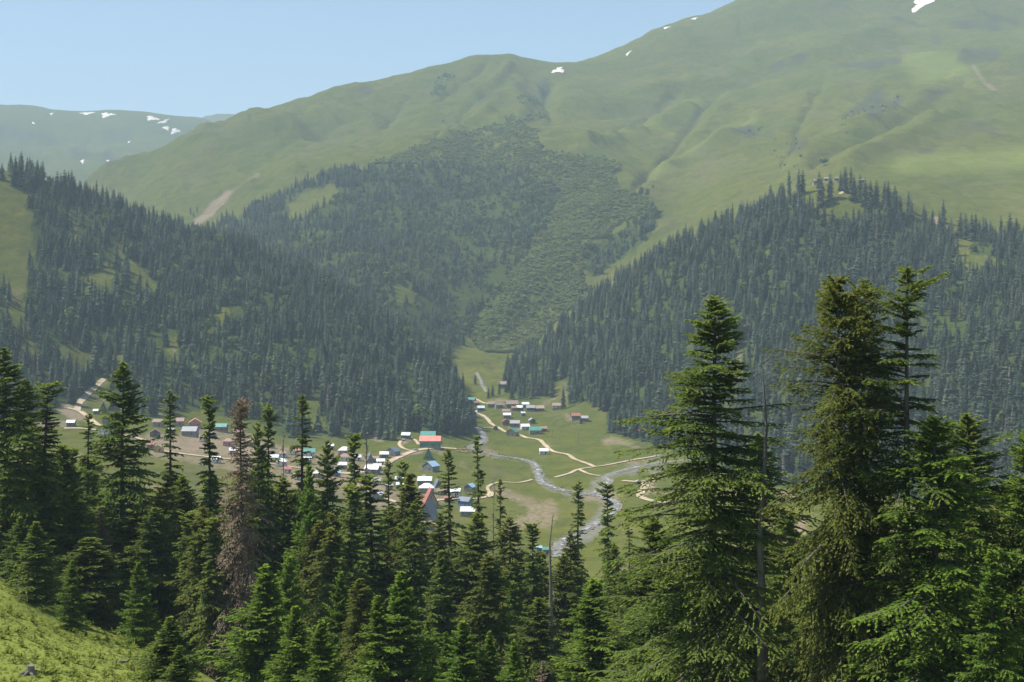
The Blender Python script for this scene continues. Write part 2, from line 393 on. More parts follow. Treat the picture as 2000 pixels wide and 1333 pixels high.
SCRUB = [(715,326),(850,276),(960,246),(1040,240),(1062,300),(1150,306),(1200,318),(1205,362),(1272,402),(1232,432),(1150,482),(1130,542),(1152,572),(1082,642),(1010,700),(965,704),(940,690),(915,660),
         (984,560),(1034,500),(1064,440),(1092,380),(1040,345),(960,332),(880,322),(800,325)]

def cover(poly, clears, x, y):
    r = inpoly(poly, x, y)
    for c in clears: r &= ~inpoly(c, x, y)
    return r
def forest_test(px, py, d):
    """0 none, 1 left hill, 2 right spur, 3 basin, 4 scrub"""
    k = np.zeros(px.shape, dtype=int)
    jx = px + 16 * fbm(px / 34, py / 24, 3, 131); jy = py + 12 * fbm(px / 34, py / 24, 3, 137)
    sc = inpoly(SCRUB, jx, jy) & (d > 1840) & (d < 3100); k[sc] = 4
    ba = (cover(BASIN, BCLEAR, jx, jy) | inpoly(PATCH, jx, jy)) & (d > np.where(jx < 905, np.interp(jx, *LRIDGE), 1800)) & (d < 3050); k[ba] = 3
    le = cover(LHILL, LCLEAR, jx, jy) & (d > 1000) & (d < np.interp(jx, *LRIDGE)); k[le] = 1
    ri = cover(RSPUR, RCLEAR, jx, jy) & (d > 780) & (d < np.interp(jx, *RRIDGE)) & ~((jx < 1230) & (d < 1220)); k[ri] = 2
    return k
SHRUBS = [([(838,188),(848,162),(868,146),(888,150),(874,170),(850,192)], .8), ([(1003,190),(1045,186),(1052,206),(1015,207)], .6), ([(985,232),(1060,223),(1062,236),(990,243)], .7),
          ([(1440,256),(1500,244),(1524,275),(1490,302),(1450,286)], .03), ([(1620,242),(1700,200),(1770,188),(1745,216),(1650,264)], .03), ([(1480,150),(1570,112),(1640,100),(1560,140)], .0),
          ([(900,200),(960,150),(975,165),(880,245),(850,250)], .02), ([(1820,60),(1900,40),(1990,45),(1960,75)], .0), ([(1500,300),(1560,270),(1560,330),(1510,345)], .03)]
def shrub_test(px, py, d):
    v = np.zeros(px.shape)
    for poly, s_ in SHRUBS: v = np.where(inpoly(poly, px, py) & (d > 2000) & (d < 4300), s_, v)
    return v
FK = np.zeros(GZ.shape, dtype=int); mm = front & (RR > 700) & (RR < 3200)
FK[mm] = forest_test(VPX[mm], VPY[mm], GY[mm])
sv_ = np.zeros(GZ.shape); sm_ = front & (RR > 1900) & (RR < 4500); sv_[sm_] = shrub_test(VPX[sm_], VPY[sm_], GY[sm_]); FK[(FK == 0) & (sv_ > 0)] = 5
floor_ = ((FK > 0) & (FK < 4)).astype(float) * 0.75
scrub = np.maximum(scrub, (FK == 4) * 0.45)

blob(bare, [(384,436),(418,404),(450,377)], 11, 0.74, 2450, 3400, 0.5, 1.4); blob(bare, [(440,384),(470,362),(500,342)], 7, 0.6, 2450, 3400, 0.3, 1.6); blob(heath, [(388,420),(415,396),(450,368),(480,350)], 4, 1.0, 2450, 3400, 0.3, 1.0)
for pts, w in (([(1490,142),(1540,120),(1570,112)], 11), ([(1350,172),(1290,205),(1250,238),(1215,255)], 5), ([(1388,196),(1345,245),(1300,290)], 7), ([(1800,196),(1850,176)], 12),
               ([(1700,222),(1760,196)], 14), ([(1640,232),(1720,186)], 12), ([(1850,48),(1920,48),(1960,60)], 7), ([(1950,36),(2005,40)], 12), ([(1740,35),(1800,50)], 7),
               ([(945,125),(850,202)], 6), ([(975,175),(880,240)], 5), ([(1062,160),(1062,186)], 10), ([(1820,75),(1840,80)], 10), ([(1620,130),(1700,128),(1760,118)], 9),
               ([(1560,250),(1545,290)], 6), ([(1880,110),(1950,108)], 12), ([(690,175),(720,178)], 9), ([(1430,255),(1500,262)], 13), ([(1540,300),(1570,280)], 10), ([(800,192),(765,230)], 4),
               ([(0,260),(60,265),(110,275)], 14), ([(190,270),(260,262)], 14), ([(150,300),(220,310)], 12), ([(1000,165),(1030,172)], 8), ([(1640,265),(1660,250)], 7)):
    blob(heath, pts, w * 1.25, 0.9, 2000, 9000, 0.3, 1.1)
for pts, w in (([(850,165),(880,150)], 13), ([(1020,198),(1045,192)], 7), ([(1000,230),(1055,228)], 5), ([(880,262),(960,250),(1020,240)], 12), ([(1140,302),(1190,310)], 12), ([(1300,470),(1320,460)], 1)):
    blob(scrub, pts, w * 1.2, 1.0, 2000, 4600, 0.45, 1.0)
area(lush_lit, [(1758,112),(1800,100),(1890,108),(1905,166),(1850,160),(1782,166)], 0.6, 2300, 4300, 6)
area(lush_lit, [(1720,310),(2100,280),(2100,330),(1750,345)], 0.6, 1700, 3000, 12)
blob(lush_lit, [(1365,195),(1320,222),(1250,257),(1180,276),(1120,292)], 10, 0.7, 2200, 4300, 0.2, 1.0)  # sunlight on this and the next two rib crests, put into the colour
blob(lush_lit, [(1500,226),(1450,242),(1400,268),(1350,297),(1275,342)], 10, 0.8, 2000, 4300, 0.2, 1.0)
blob(lush_lit, [(1600,282),(1530,325)], 9, 0.7, 2000, 4300, 0.2, 1.0)
blob(bare, [(1902,130),(1925,165),(1950,178)], 6, 0.7, 2000, 4300, 0.2, 1.0)
blob(heath, [(1800,300),(1850,260),(1900,245),(1940,250)], 22, 0.55, 1900, 3600, 0.2, 1.0)
# worn and dry patches in the valley meadow
vm = front & (RR > 620) & (RR < 1700) & (FK == 0)
wn_ = fbm(GX[vm] / 38, GY[vm] / 70, 4, 91); bare[vm] = np.maximum(bare[vm], 0.62 * sstep(0.1, 0.5, wn_)); heath[vm] = np.maximum(heath[vm], 0.55 * sstep(0.15, 0.5, fbm(GX[vm] / 24, GY[vm] / 50, 3, 93)))
# earth in and around the village
area(bare, [(285,842),(480,845),(560,872),(720,888),(765,905),(745,955),(840,985),(850,1040),(700,985),(560,955),(420,915),(290,892)], 0.6, 650, 1250, 14)
for pts, w, s in (([(120,800),(150,805),(190,830)], 16, .8), ([(150,800),(175,770),(205,742)], 9, .8), ([(770,896),(800,884),(850,878)], 8, .9), ([(780,870),(800,858)], 7, .8),
                  ([(855,886),(905,880)], 10, .7), ([(875,900),(920,905)], 12, .6), ([(690,930),(740,960)], 24, .75), ([(820,980),(900,975)], 14, .6), ([(560,940),(640,930),(720,950)], 26, .75),
                  ([(300,870),(420,870),(520,890)], 26, .75), ([(300,780),(310,810)], 6, .7), ([(1265,940),(1280,930),(1270,950),(1252,972)], 9, .9), ([(1500,1040),(1560,1050)], 26, .9),
                  ([(1930,1060),(1990,1050)], 26, .8), ([(1830,428),(1835,440)], 8, 1.0), ([(1590,356),(1690,358)], 5, .5), ([(330,675),(345,690)], 7, .7), ([(350,620),(358,655)], 4, .6),
                  ([(900,905),(930,930)], 16, .6), ([(1000,1030),(1080,1000)], 34, .62), ([(975,960),(1040,985)], 24, .6), ([(920,812),(950,816)], 6, .5), ([(1060,790),(1090,775)], 8, .5),
                  ([(1640,378),(1652,370)], 3, .9), ([(720,848),(745,860)], 10, .7)):
    blob(bare, pts, w, s, 600, 1850, 0.35, 0.8)
for pts, w, s in (([(1300,905),(1250,914),(1200,926),(1165,950),(1200,985),(1180,1020)], 20, .66), ([(1040,905),(1058,940),(1100,962),(1180,972)], 14, .7), ([(940,850),(925,875),(960,889),(1010,898)], 9, .7),
                  ([(1200,985),(1165,1030),(1095,1065)], 26, .7), ([(938,745),(948,760)], 8, .9)):
    blob(gravel, pts, w, s, 600, 1800, 0.2, 0.9)

def soften(a, k):
    for _ in range(k):
        b = a.copy(); b[1:-1, 1:-1] = (4 * a[1:-1, 1:-1] + a[:-2, 1:-1] + a[2:, 1:-1] + a[1:-1, :-2] + a[1:-1, 2:]) / 8; a = b
    return a
lush_lit = soften(lush_lit, 40); lush_lit[front & (RR < 190) & (VPX < 420)] = 1.0; heath = soften(heath, 8); scrub = soften(scrub, 10); gravel = soften(gravel, 4); bare = soften(bare, 3)
q = (np.arange(len(LRC) - 1)[:, None] * len(AZC) + np.arange(len(AZC) - 1)[None]).ravel()
qq = np.stack([q, q + 1, q + 1 + len(AZC), q + len(AZC)], 1)
g_me = quads('ground', np.stack([GX, GY, GZ], -1).reshape(-1, 3), qq, True)
for nm, r_, g_, b_ in (('cover_a', bare, heath, scrub), ('cover_b', lush_lit, gravel, floor_)):
    at = g_me.color_attributes.new(nm, 'FLOAT_COLOR', 'POINT')
    at.data.foreach_set('color', np.stack([r_, g_, b_, np.ones_like(r_)], -1).astype(np.float32).ravel())

m_ground, nt, out = new_mat('meadow_ground')
geo = N(nt, 'ShaderNodeNewGeometry')
def gnoise(scale, detail=4, rough=0.55, stretch=(1, 1, 1)):
    mp = N(nt, 'ShaderNodeMapping'); mp.inputs['Scale'].default_value = stretch; nt.links.new(geo.outputs['Position'], mp.inputs['Vector'])
    t = N(nt, 'ShaderNodeTexNoise'); t.inputs['Scale'].default_value = scale; t.inputs['Detail'].default_value = detail; t.inputs['Roughness'].default_value = rough
    nt.links.new(mp.outputs[0], t.inputs['Vector']); return t.outputs['Fac']
def rmp(sock, stops):
    r = ramp(nt, stops); nt.links.new(sock, r.inputs[0]); return r.outputs[0]
ca_ = N(nt, 'ShaderNodeVertexColor', layer_name='cover_a'); cb_ = N(nt, 'ShaderNodeVertexColor', layer_name='cover_b')
sa = N(nt, 'ShaderNodeSeparateColor'); sb = N(nt, 'ShaderNodeSeparateColor')
nt.links.new(ca_.outputs[0], sa.inputs[0]); nt.links.new(cb_.outputs[0], sb.inputs[0])
n1 = gnoise(0.004, 6, 0.6); n2 = gnoise(0.03, 6, 0.65); n3 = gnoise(0.35, 5, 0.6); n4 = gnoise(3.0, 4, 0.6); n5 = gnoise(0.012, 5, 0.7, (1, 0.35, 1))
grass = rmp(n1, [(0.30, (0.098, 0.108, 0.016)), (0.5, (0.140, 0.133, 0.022)), (0.70, (0.178, 0.152, 0.031))])
grass = mix(nt, rmp(n2, [(0.42, (0, 0, 0)), (0.66, (0.75, 0.75, 0.75))]), grass, (0.068, 0.088, 0.018))
grass = mix(nt, rmp(n5, [(0.50, (0, 0, 0)), (0.70, (0.85, 0.85, 0.85))]), grass, (0.155, 0.128, 0.066))
n6 = gnoise(0.09, 6, 0.7, (1, 0.5, 1))
grass = mix(nt, rmp(n6, [(0.46, (0, 0, 0)), (0.70, (0.9, 0.9, 0.9))]), grass, (0.066, 0.077, 0.020))
grass = mix(nt, rmp(n3, [(0.40, (0, 0, 0)), (0.70, (0.6, 0.6, 0.6))]), grass, (0.115, 0.145, 0.030))
grass = mix(nt, rmp(n4, [(0.45, (0, 0, 0)), (0.75, (0.55, 0.55, 0.55))]), grass, (0.06, 0.095, 0.02))
def sharp(sock, nz, lo=0.35, hi=0.65):
    a = N(nt, 'ShaderNodeMath', operation='ADD'); nt.links.new(sock, a.inputs[0])
    b = N(nt, 'ShaderNodeMath', operation='MULTIPLY_ADD'); nt.links.new(nz, b.inputs[0]); b.inputs[1].default_value = 1.0; b.inputs[2].default_value = -0.5
    nt.links.new(b.outputs[0], a.inputs[1])
    r = N(nt, 'ShaderNodeMapRange'); r.inputs['From Min'].default_value = lo; r.inputs['From Max'].default_value = hi; nt.links.new(a.outputs[0], r.inputs['Value']); return r.outputs[0]
c = mix(nt, sharp(sb.outputs[0], n4, 0.1, 1.1), grass, (0.200, 0.236, 0.050))
c = mix(nt, sharp(sa.outputs[1], n2, 0.3, 0.8), c, mix(nt, n2, (0.050, 0.060, 0.032), (0.110, 0.108, 0.055)))
c = mix(nt, sharp(sa.outputs[2], n2, 0.3, 0.8), c, (0.095, 0.125, 0.034))
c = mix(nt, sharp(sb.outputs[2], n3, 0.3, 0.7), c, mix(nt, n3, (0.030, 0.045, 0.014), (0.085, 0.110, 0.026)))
c = mix(nt, sharp(sb.outputs[1], n3, 0.35, 0.8), c, mix(nt, n4, (0.14, 0.135, 0.115), (0.28, 0.265, 0.235)))
c = mix(nt, sharp(sa.outputs[0], n3, 0.35, 0.75), c, mix(nt, n2, (0.17, 0.125, 0.085), (0.36, 0.28, 0.19)))
bs = N(nt, 'ShaderNodeBsdfDiffuse', Roughness=0.6); nt.links.new(c, bs.inputs['Color'])
bp = N(nt, 'ShaderNodeBump'); bp.inputs['Strength'].default_value = 1.0; bp.inputs['Distance'].default_value = 1.0
ad = N(nt, 'ShaderNodeMath', operation='MULTIPLY_ADD'); ad.inputs[1].default_value = 4.5; nt.links.new(n2, ad.inputs[0])
ad2 = N(nt, 'ShaderNodeMath', operation='MULTIPLY'); ad2.inputs[1].default_value = 0.22; nt.links.new(n3, ad2.inputs[0]); nt.links.new(ad2.outputs[0], ad.inputs[2])
nt.links.new(ad.outputs[0], bp.inputs['Height']); nt.links.new(bp.outputs[0], bs.inputs['Normal'])
nt.links.new(bs.outputs[0], out.inputs[0])
ground = tag(link('ground', g_me, m_ground), kind='structure')

# air
zmax = float(GZ.max()); zmin = float(GZ.min())
haze = tag(MB().box(-9700, 9700, -9700, 9700, zmin - 1.5, zmax + 12).build('haze', None), kind='stuff')
m_haze, nt, out = new_mat('haze_air'); v_ = N(nt, 'ShaderNodeVolumePrincipled')
v_.inputs['Density'].default_value = HAZE_DENSITY; v_.inputs['Color'].default_value = (0.64, 0.86, 0.96, 1); v_.inputs['Anisotropy'].default_value = 0.0
nt.links.new(v_.outputs[0], out.inputs['Volume']); haze.data.materials.append(m_haze)
# ---------------------------------------------------------------- foliage materials
def leaf_mat(name, dark, light, tip, tip_amt=0.6, transl=0.25, var=0.35, nscale=0.6):
    m, nt, out = new_mat(name)
    oi = N(nt, 'ShaderNodeObjectInfo'); geo = N(nt, 'ShaderNodeNewGeometry')
    t = N(nt, 'ShaderNodeTexNoise'); t.inputs['Scale'].default_value = nscale; t.inputs['Detail'].default_value = 2; nt.links.new(geo.outputs['Position'], t.inputs['Vector'])
    r = ramp(nt, [(0.3, (0, 0, 0)), (0.7, (1, 1, 1))]); nt.links.new(t.outputs['Fac'], r.inputs[0])
    c = mix(nt, r.outputs[0], dark, light)
    hs = N(nt, 'ShaderNodeHueSaturation'); nt.links.new(c, hs.inputs['Color'])
    vm = N(nt, 'ShaderNodeMapRange'); vm.inputs['To Min'].default_value = 1 - var; vm.inputs['To Max'].default_value = 1 + var; nt.links.new(oi.outputs['Random'], vm.inputs['Value'])
    nt.links.new(vm.outputs[0], hs.inputs['Value'])
    mu = N(nt, 'ShaderNodeMath', operation='MULTIPLY'); mu.inputs[1].default_value = 7.31; nt.links.new(oi.outputs['Random'], mu.inputs[0])
    fr = N(nt, 'ShaderNodeMath', operation='FRACT'); nt.links.new(mu.outputs[0], fr.inputs[0])
    hm = N(nt, 'ShaderNodeMapRange'); hm.inputs['To Min'].default_value = 0.482; hm.inputs['To Max'].default_value = 0.508; nt.links.new(fr.outputs[0], hm.inputs['Value'])
    nt.links.new(hm.outputs[0], hs.inputs['Hue'])
    col = hs.outputs[0]
    if tip is not None:
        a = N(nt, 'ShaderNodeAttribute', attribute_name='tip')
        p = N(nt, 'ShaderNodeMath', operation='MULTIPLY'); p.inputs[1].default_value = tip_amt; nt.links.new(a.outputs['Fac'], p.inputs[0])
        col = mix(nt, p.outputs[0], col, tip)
    d = N(nt, 'ShaderNodeBsdfDiffuse'); nt.links.new(col, d.inputs['Color'])
    tr = N(nt, 'ShaderNodeBsdfTranslucent'); nt.links.new(col, tr.inputs['Color'])
    ms = N(nt, 'ShaderNodeMixShader'); ms.inputs[0].default_value = transl
    nt.links.new(d.outputs[0], ms.inputs[1]); nt.links.new(tr.outputs[0], ms.inputs[2]); nt.links.new(ms.outputs[0], out.inputs[0])
    return m
M_FAR = leaf_mat('spruce_needles_distant', (0.064, 0.088, 0.064), (0.112, 0.140, 0.090), None, transl=0.4, var=0.45, nscale=0.08)  # valley haze mixed into the needle colour, making it greyer and bluer
M_BROAD = leaf_mat('broadleaf_foliage', (0.075, 0.110, 0.034), (0.120, 0.155, 0.048), None, var=0.3, nscale=0.15)
M_SCRUB = leaf_mat('scrub_foliage', (0.150, 0.185, 0.056), (0.195, 0.230, 0.072), None, transl=0.5, var=0.3, nscale=0.15)
def bark_mat(name, a, b, scale=3.0):
    m, nt, out = new_mat(name); tc = N(nt, 'ShaderNodeTexCoord'); mp = N(nt, 'ShaderNodeMapping'); mp.inputs['Scale'].default_value = (1, 1, 0.15); nt.links.new(tc.outputs['Object'], mp.inputs['Vector'])
    t = N(nt, 'ShaderNodeTexNoise'); t.inputs['Scale'].default_value = scale; t.inputs['Detail'].default_value = 5; nt.links.new(mp.outputs[0], t.inputs['Vector'])
    r = ramp(nt, [(0.35, a), (0.65, b)]); nt.links.new(t.outputs['Fac'], r.inputs[0])
    d = N(nt, 'ShaderNodeBsdfDiffuse'); nt.links.new(r.outputs[0], d.inputs['Color']); nt.links.new(d.outputs[0], out.inputs[0])
    bp = N(nt, 'ShaderNodeBump'); bp.inputs['Strength'].default_value = 0.5; bp.inputs['Distance'].default_value = 0.05; nt.links.new(t.outputs['Fac'], bp.inputs['Height']); nt.links.new(bp.outputs[0], d.inputs['Normal'])
    return m
M_BARK = bark_mat('fir_bark', (0.07, 0.06, 0.052), (0.15, 0.13, 0.11))
M_SNAG = bark_mat('weathered_dead_wood', (0.12, 0.11, 0.10), (0.24, 0.215, 0.19))

# ---------------------------------------------------------------- far conifers: light meshes, 1 m high, placed many times
def far_conifer(seed, slim, kind=0):
    r = np.random.default_rng(seed); V = []; Fq = []; Ft = []
    lv = 19; base = 0.06 + 0.05 * r.random()
    for i in range(lv):
        t = (i + 0.3 * r.random()) / lv; z = base + (1 - base) * t * 0.985
        R = slim * ((1 - t) ** (0.68 if kind == 0 else 0.42)) * (0.75 + 0.5 * r.random()) + 0.008
        nb = 8 if i < 15 else 6; a0 = r.random() * 6.28
        for b in range(nb):
            a = a0 + b * 6.283 / nb + r.normal() * 0.18; L = R * (0.65 + 0.6 * r.random()); w = 0.40 * L + 0.008
            ca2, sa2 = math.cos(a), math.sin(a); dz = -0.32 * L if t < 0.75 else 0.05 * L
            n0 = len(V)
            V += [(0.08 * L * ca2, 0.08 * L * sa2, z + 0.028), (0.62 * L * ca2 - w * sa2, 0.62 * L * sa2 + w * ca2, z + dz * 0.6 + r.normal() * 0.004),
                  (L * ca2, L * sa2, z + dz), (0.62 * L * ca2 + w * sa2, 0.62 * L * sa2 - w * ca2, z + dz * 0.6 + r.normal() * 0.004)]
            Fq.append((n0, n0 + 1, n0 + 2, n0 + 3))
    n0 = len(V); V += [(0.012 * math.cos(k * 2.1), 0.012 * math.sin(k * 2.1), -0.03) for k in range(3)] + [(0, 0, 0.99)]
    f = [tuple(q_) for q_ in Fq] + [(n0, n0 + 1, n0 + 3), (n0 + 1, n0 + 2, n0 + 3), (n0 + 2, n0, n0 + 3)]
    # inner core keeps the light from shining straight through
    m0 = len(V); k = 6
    V += [(slim * 0.38 * math.cos(6.283 * j / k), slim * 0.38 * math.sin(6.283 * j / k), base + 0.02) for j in range(k)] + [(0, 0, 0.93)]
    f += [(m0 + j, m0 + (j + 1) % k, m0 + k) for j in range(k)]
    me = bpy.data.meshes.new('conifer'); me.from_pydata(V, [], f); me.update(); me.materials.append(M_FAR); return me
def far_broad(seed, wide, mat, n_=150, flat=0.55):
    """a rounded crown of leaf clumps over several lobes, 1 m high"""
    r = np.random.default_rng(seed); lobes = []
    for k in range(6):
        a = r.random() * 6.28; q_ = r.random() * 0.5 * wide
        lobes.append((q_ * math.cos(a), q_ * math.sin(a), 0.4 + 0.35 * r.random(), wide * (0.45 + 0.3 * r.random()), 0.22 + 0.12 * r.random()))
    V = []; f = []
    for i in range(n_):
        lx, ly, lz, lr, lh = lobes[r.integers(6)]; v = r.normal(size=3); v /= np.linalg.norm(v); v[2] = v[2] if v[2] > -0.4 else -v[2]
        p = np.array([lx + v[0] * lr, ly + v[1] * lr, lz + v[2] * lh]); s = 0.055 + 0.06 * r.random()
        nrm = v + r.normal(size=3) * 0.45; nrm /= np.linalg.norm(nrm); t1 = np.cross(nrm, r.normal(size=3)); t1 /= np.linalg.norm(t1); t2 = np.cross(nrm, t1)
        n0 = len(V); V += [tuple(p - t1 * s), tuple(p - t2 * s * 0.8), tuple(p + t1 * s * 1.1), tuple(p + t2 * s * 0.8)]; f.append((n0, n0 + 1, n0 + 2, n0 + 3))
    n0 = len(V); V += [(0.03 * math.cos(k * 2.1), 0.03 * math.sin(k * 2.1), -0.03) for k in range(3)] + [(0, 0, 0.6)]
    f += [(n0, n0 + 1, n0 + 3), (n0 + 1, n0 + 2, n0 + 3), (n0 + 2, n0, n0 + 3)]
    for lx, ly, lz, lr, lh in lobes[:4]:
        m0 = len(V); k = 6
        V += [(lx + lr * .7 * math.cos(6.283 * j / k), ly + lr * .7 * math.sin(6.283 * j / k), lz) for j in range(k)] + [(lx, ly, lz + lh * .75), (lx, ly, lz - lh * .75)]
        f += [(m0 + j, m0 + (j + 1) % k, m0 + k) for j in range(k)] + [(m0 + (j + 1) % k, m0 + j, m0 + k + 1) for j in range(k)]
    me = bpy.data.meshes.new('broadleaf'); me.from_pydata(V, [], f); me.update(); me.materials.append(mat); return me
CONES = [far_conifer(100 + k, s, kd) for k, (s, kd) in enumerate(((0.17, 0), (0.20, 0), (0.15, 0), (0.23, 0), (0.125, 1), (0.15, 1), (0.19, 0), (0.11, 1)))]
M_FARDEAD = leaf_mat('dead_spruce_twigs_distant', (0.15, 0.135, 0.115), (0.22, 0.20, 0.17), None, var=0.2, nscale=0.08)
dead_ = far_conifer(150, 0.085, 1); dead_.materials.clear(); dead_.materials.append(M_FARDEAD); CONES.append(dead_)
BROADS = [far_broad(200 + k, w_, M_BROAD) for k, w_ in enumerate((0.42, 0.5, 0.36, 0.46))]
SCRUBS = [far_broad(300 + k, w_, M_SCRUB, 110) for k, w_ in enumerate((0.6, 0.75, 0.9, 0.55))]

def scatter(k_sel, dens, seed):
    """random ground points over the terrain cells of the given cover kinds; dens(px, py, d) per square metre"""
    r = np.random.default_rng(seed)
    cell = np.isin(FK[:-1, :-1], k_sel) & front[:-1, :-1]
    j, i = np.nonzero(cell)
    r0 = np.exp(LRC[j]); r1 = np.exp(LRC[j + 1]); ar = 0.5 * (r1 ** 2 - r0 ** 2) * (AZC[i + 1] - AZC[i])
    cnt = r.poisson(ar * dens(VPX[j, i], VPY[j, i], GY[j, i], GX[j, i]))
    j = np.repeat(j, cnt); i = np.repeat(i, cnt)
    rr = np.exp(LRC[j] + r.random(len(j)) * (LRC[j + 1] - LRC[j])); aa = AZC[i] + r.random(len(i)) * (AZC[i + 1] - AZC[i])
    x = rr * np.sin(aa); y = rr * np.cos(aa); z = height(x, y); kk = FK[j, i]
    return x, y, z, kk
def field(px, py, d, x): return 0.020 * (0.42 + 0.85 * sstep(-0.28, 0.12, fbm(x / 45, d / 45, 4, 44)))
cx_, cy_, cz_, ck_ = scatter([1, 2], field, 1)
bx_, by_, bz_, bk_ = scatter([3], lambda px, py, d, x: 0.015 * (0.35 + 0.9 * sstep(-0.3, 0.2, fbm(x / 90, d / 90, 3, 47))), 2)
cx_ = np.concatenate([cx_, bx_]); cy_ = np.concatenate([cy_, by_]); cz_ = np.concatenate([cz_, bz_]); ck_ = np.concatenate([ck_, bk_])
# in the basin part of the trees are broadleaved, more so towards the right and the upper edge
pxc = CX + F * cx_ / cy_; pyc = HY - F * cz_ / cy_
pb = np.where(ck_ == 3, np.clip(0.16 + 0.60 * sstep(600, 950, pxc) * (0.4 + 0.6 * sstep(560, 380, pyc)) + 0.5 * fbm(cx_ / 120, cy_ / 120, 2, 61), 0.03, 0.8), np.where(ck_ == 1, 0.06, 0.03) + 0.16 * (fbm(cx_ / 70, cy_ / 70, 2, 62) > 0.35))
is_b = rng.random(len(cx_)) < pb
hgt = (9 + 21 * rng.random(len(cx_))) * (0.85 + 0.35 * fbm(cx_ / 110, cy_ / 110, 3, 71)) * np.where(ck_ == 3, 0.85, 1.0)
hgt = np.where(rng.random(len(cx_)) < 0.12, hgt * 0.45, hgt)
# the single tall trees along the crests and in the valley, read off the photo: column, row of the foot, height
LONE = [(1505,392,30),(1541,388,36),(1560,384,34),(1568,380,30),(1600,398,38),(1604,404,36),(1621,392,34),(1642,372,24),(1651,375,30),(1662,378,32),(1668,392,30),(1680,396,34),(1690,402,34),(1700,404,32),
        (1712,402,30),(1728,404,30),(1735,406,32),(1748,412,30),(1842,436,30),(1876,462,28),(1886,468,30),(1898,470,32),(1906,466,28),(1925,468,26),(1934,470,24),(1955,470,28),(1972,466,30),(1985,470,26),
        (30,362,34),(38,366,36),(24,364,26),(72,372,34),(70,376,30),(56,374,26),(108,382,22),(112,384,30),(126,388,34),(140,392,36),(145,394,30),(155,396,26),(170,398,24),(168,402,30),(210,412,24),(235,420,28),(268,430,22),
        (300,440,24),(330,448,22),(352,455,22),(366,458,18),(372,420,16),(385,416,14),(378,424,12),(4,352,20),
        (898,842,20),(905,846,22),(912,850,24),(884,836,22),(875,832,26),(866,838,22),(892,852,18),(918,852,16),(1100,800,24),(1172,800,24),(1182,803,22),(1160,795,18),(1198,802,16),(1210,848,22),(1222,852,24),(1190,846,16),(1240,856,22),
        (928,752,12),(898,760,14),(884,755,16),(905,765,12),(954,778,12),(962,776,14),(1000,780,16),(975,772,16),(1134,828,8),(1255,862,20),(1262,600,10)]
lx, ly, lz, lh = [], [], [], []
for px, py, h in LONE:
    d0, d1 = (1550, 1800) if py < 480 else (1050, 1850)
    if 360 < px < 390: d0, d1 = 2400, 2900
    p_ = ground_at(px, py, d0, d1); lx.append(p_[0]); ly.append(p_[1]); lz.append(p_[2]); lh.append(h)
n_l = len(lx)
fx_ = np.concatenate([cx_, lx]); fy_ = np.concatenate([cy_, ly]); fz_ = np.concatenate([cz_, lz]); fh_ = np.concatenate([hgt, lh]); fb_ = np.concatenate([is_b, np.zeros(n_l, bool)])
lone = np.concatenate([np.zeros(len(cx_), bool), np.ones(n_l, bool)])
fidx = np.where(rng.random(len(fx_)) < 0.018, len(CONES) - 1, rng.integers(0, len(CONES) - 1, len(fx_))); fidx[lone] = rng.choice([0, 2, 4, 5, 7], n_l); bidx = rng.integers(0, len(BROADS), len(fx_))
frot = rng.random(len(fx_)) * 6.283; fwid = 0.85 + 0.4 * rng.random(len(fx_)); fwid[lone] *= 1.2

# the largest in view become trees of their own, the rest one mass of forest
fpx = CX + F * fx_ / fy_; fpy = HY - F * fz_ / fy_; ftop = HY - F * (fz_ + fh_) / fy_
vis = (fpx > 4) & (fpx < 1996) & ~fb_
lim = np.interp(fpx, [0, 60, 100, 160, 210, 280, 300, 480, 520, 700, 760, 900, 950, 1230, 1260, 1300, 1420, 1460, 1540, 1560, 1880, 1900, 2000],
                     [690, 700, 745, 790, 710, 720, 770, 780, 800, 850, 880, 880, 880, 880, 780, 700, 600, 700, 700, 560, 560, 780, 820])
vis &= (ftop + 0.6 * (fpy - ftop)) < lim
score = np.where(vis, fh_ * F / fy_ + lone * 100, -1)
order = np.argsort(-score)[:230]
own = np.zeros(len(fx_), bool); own[order] = True

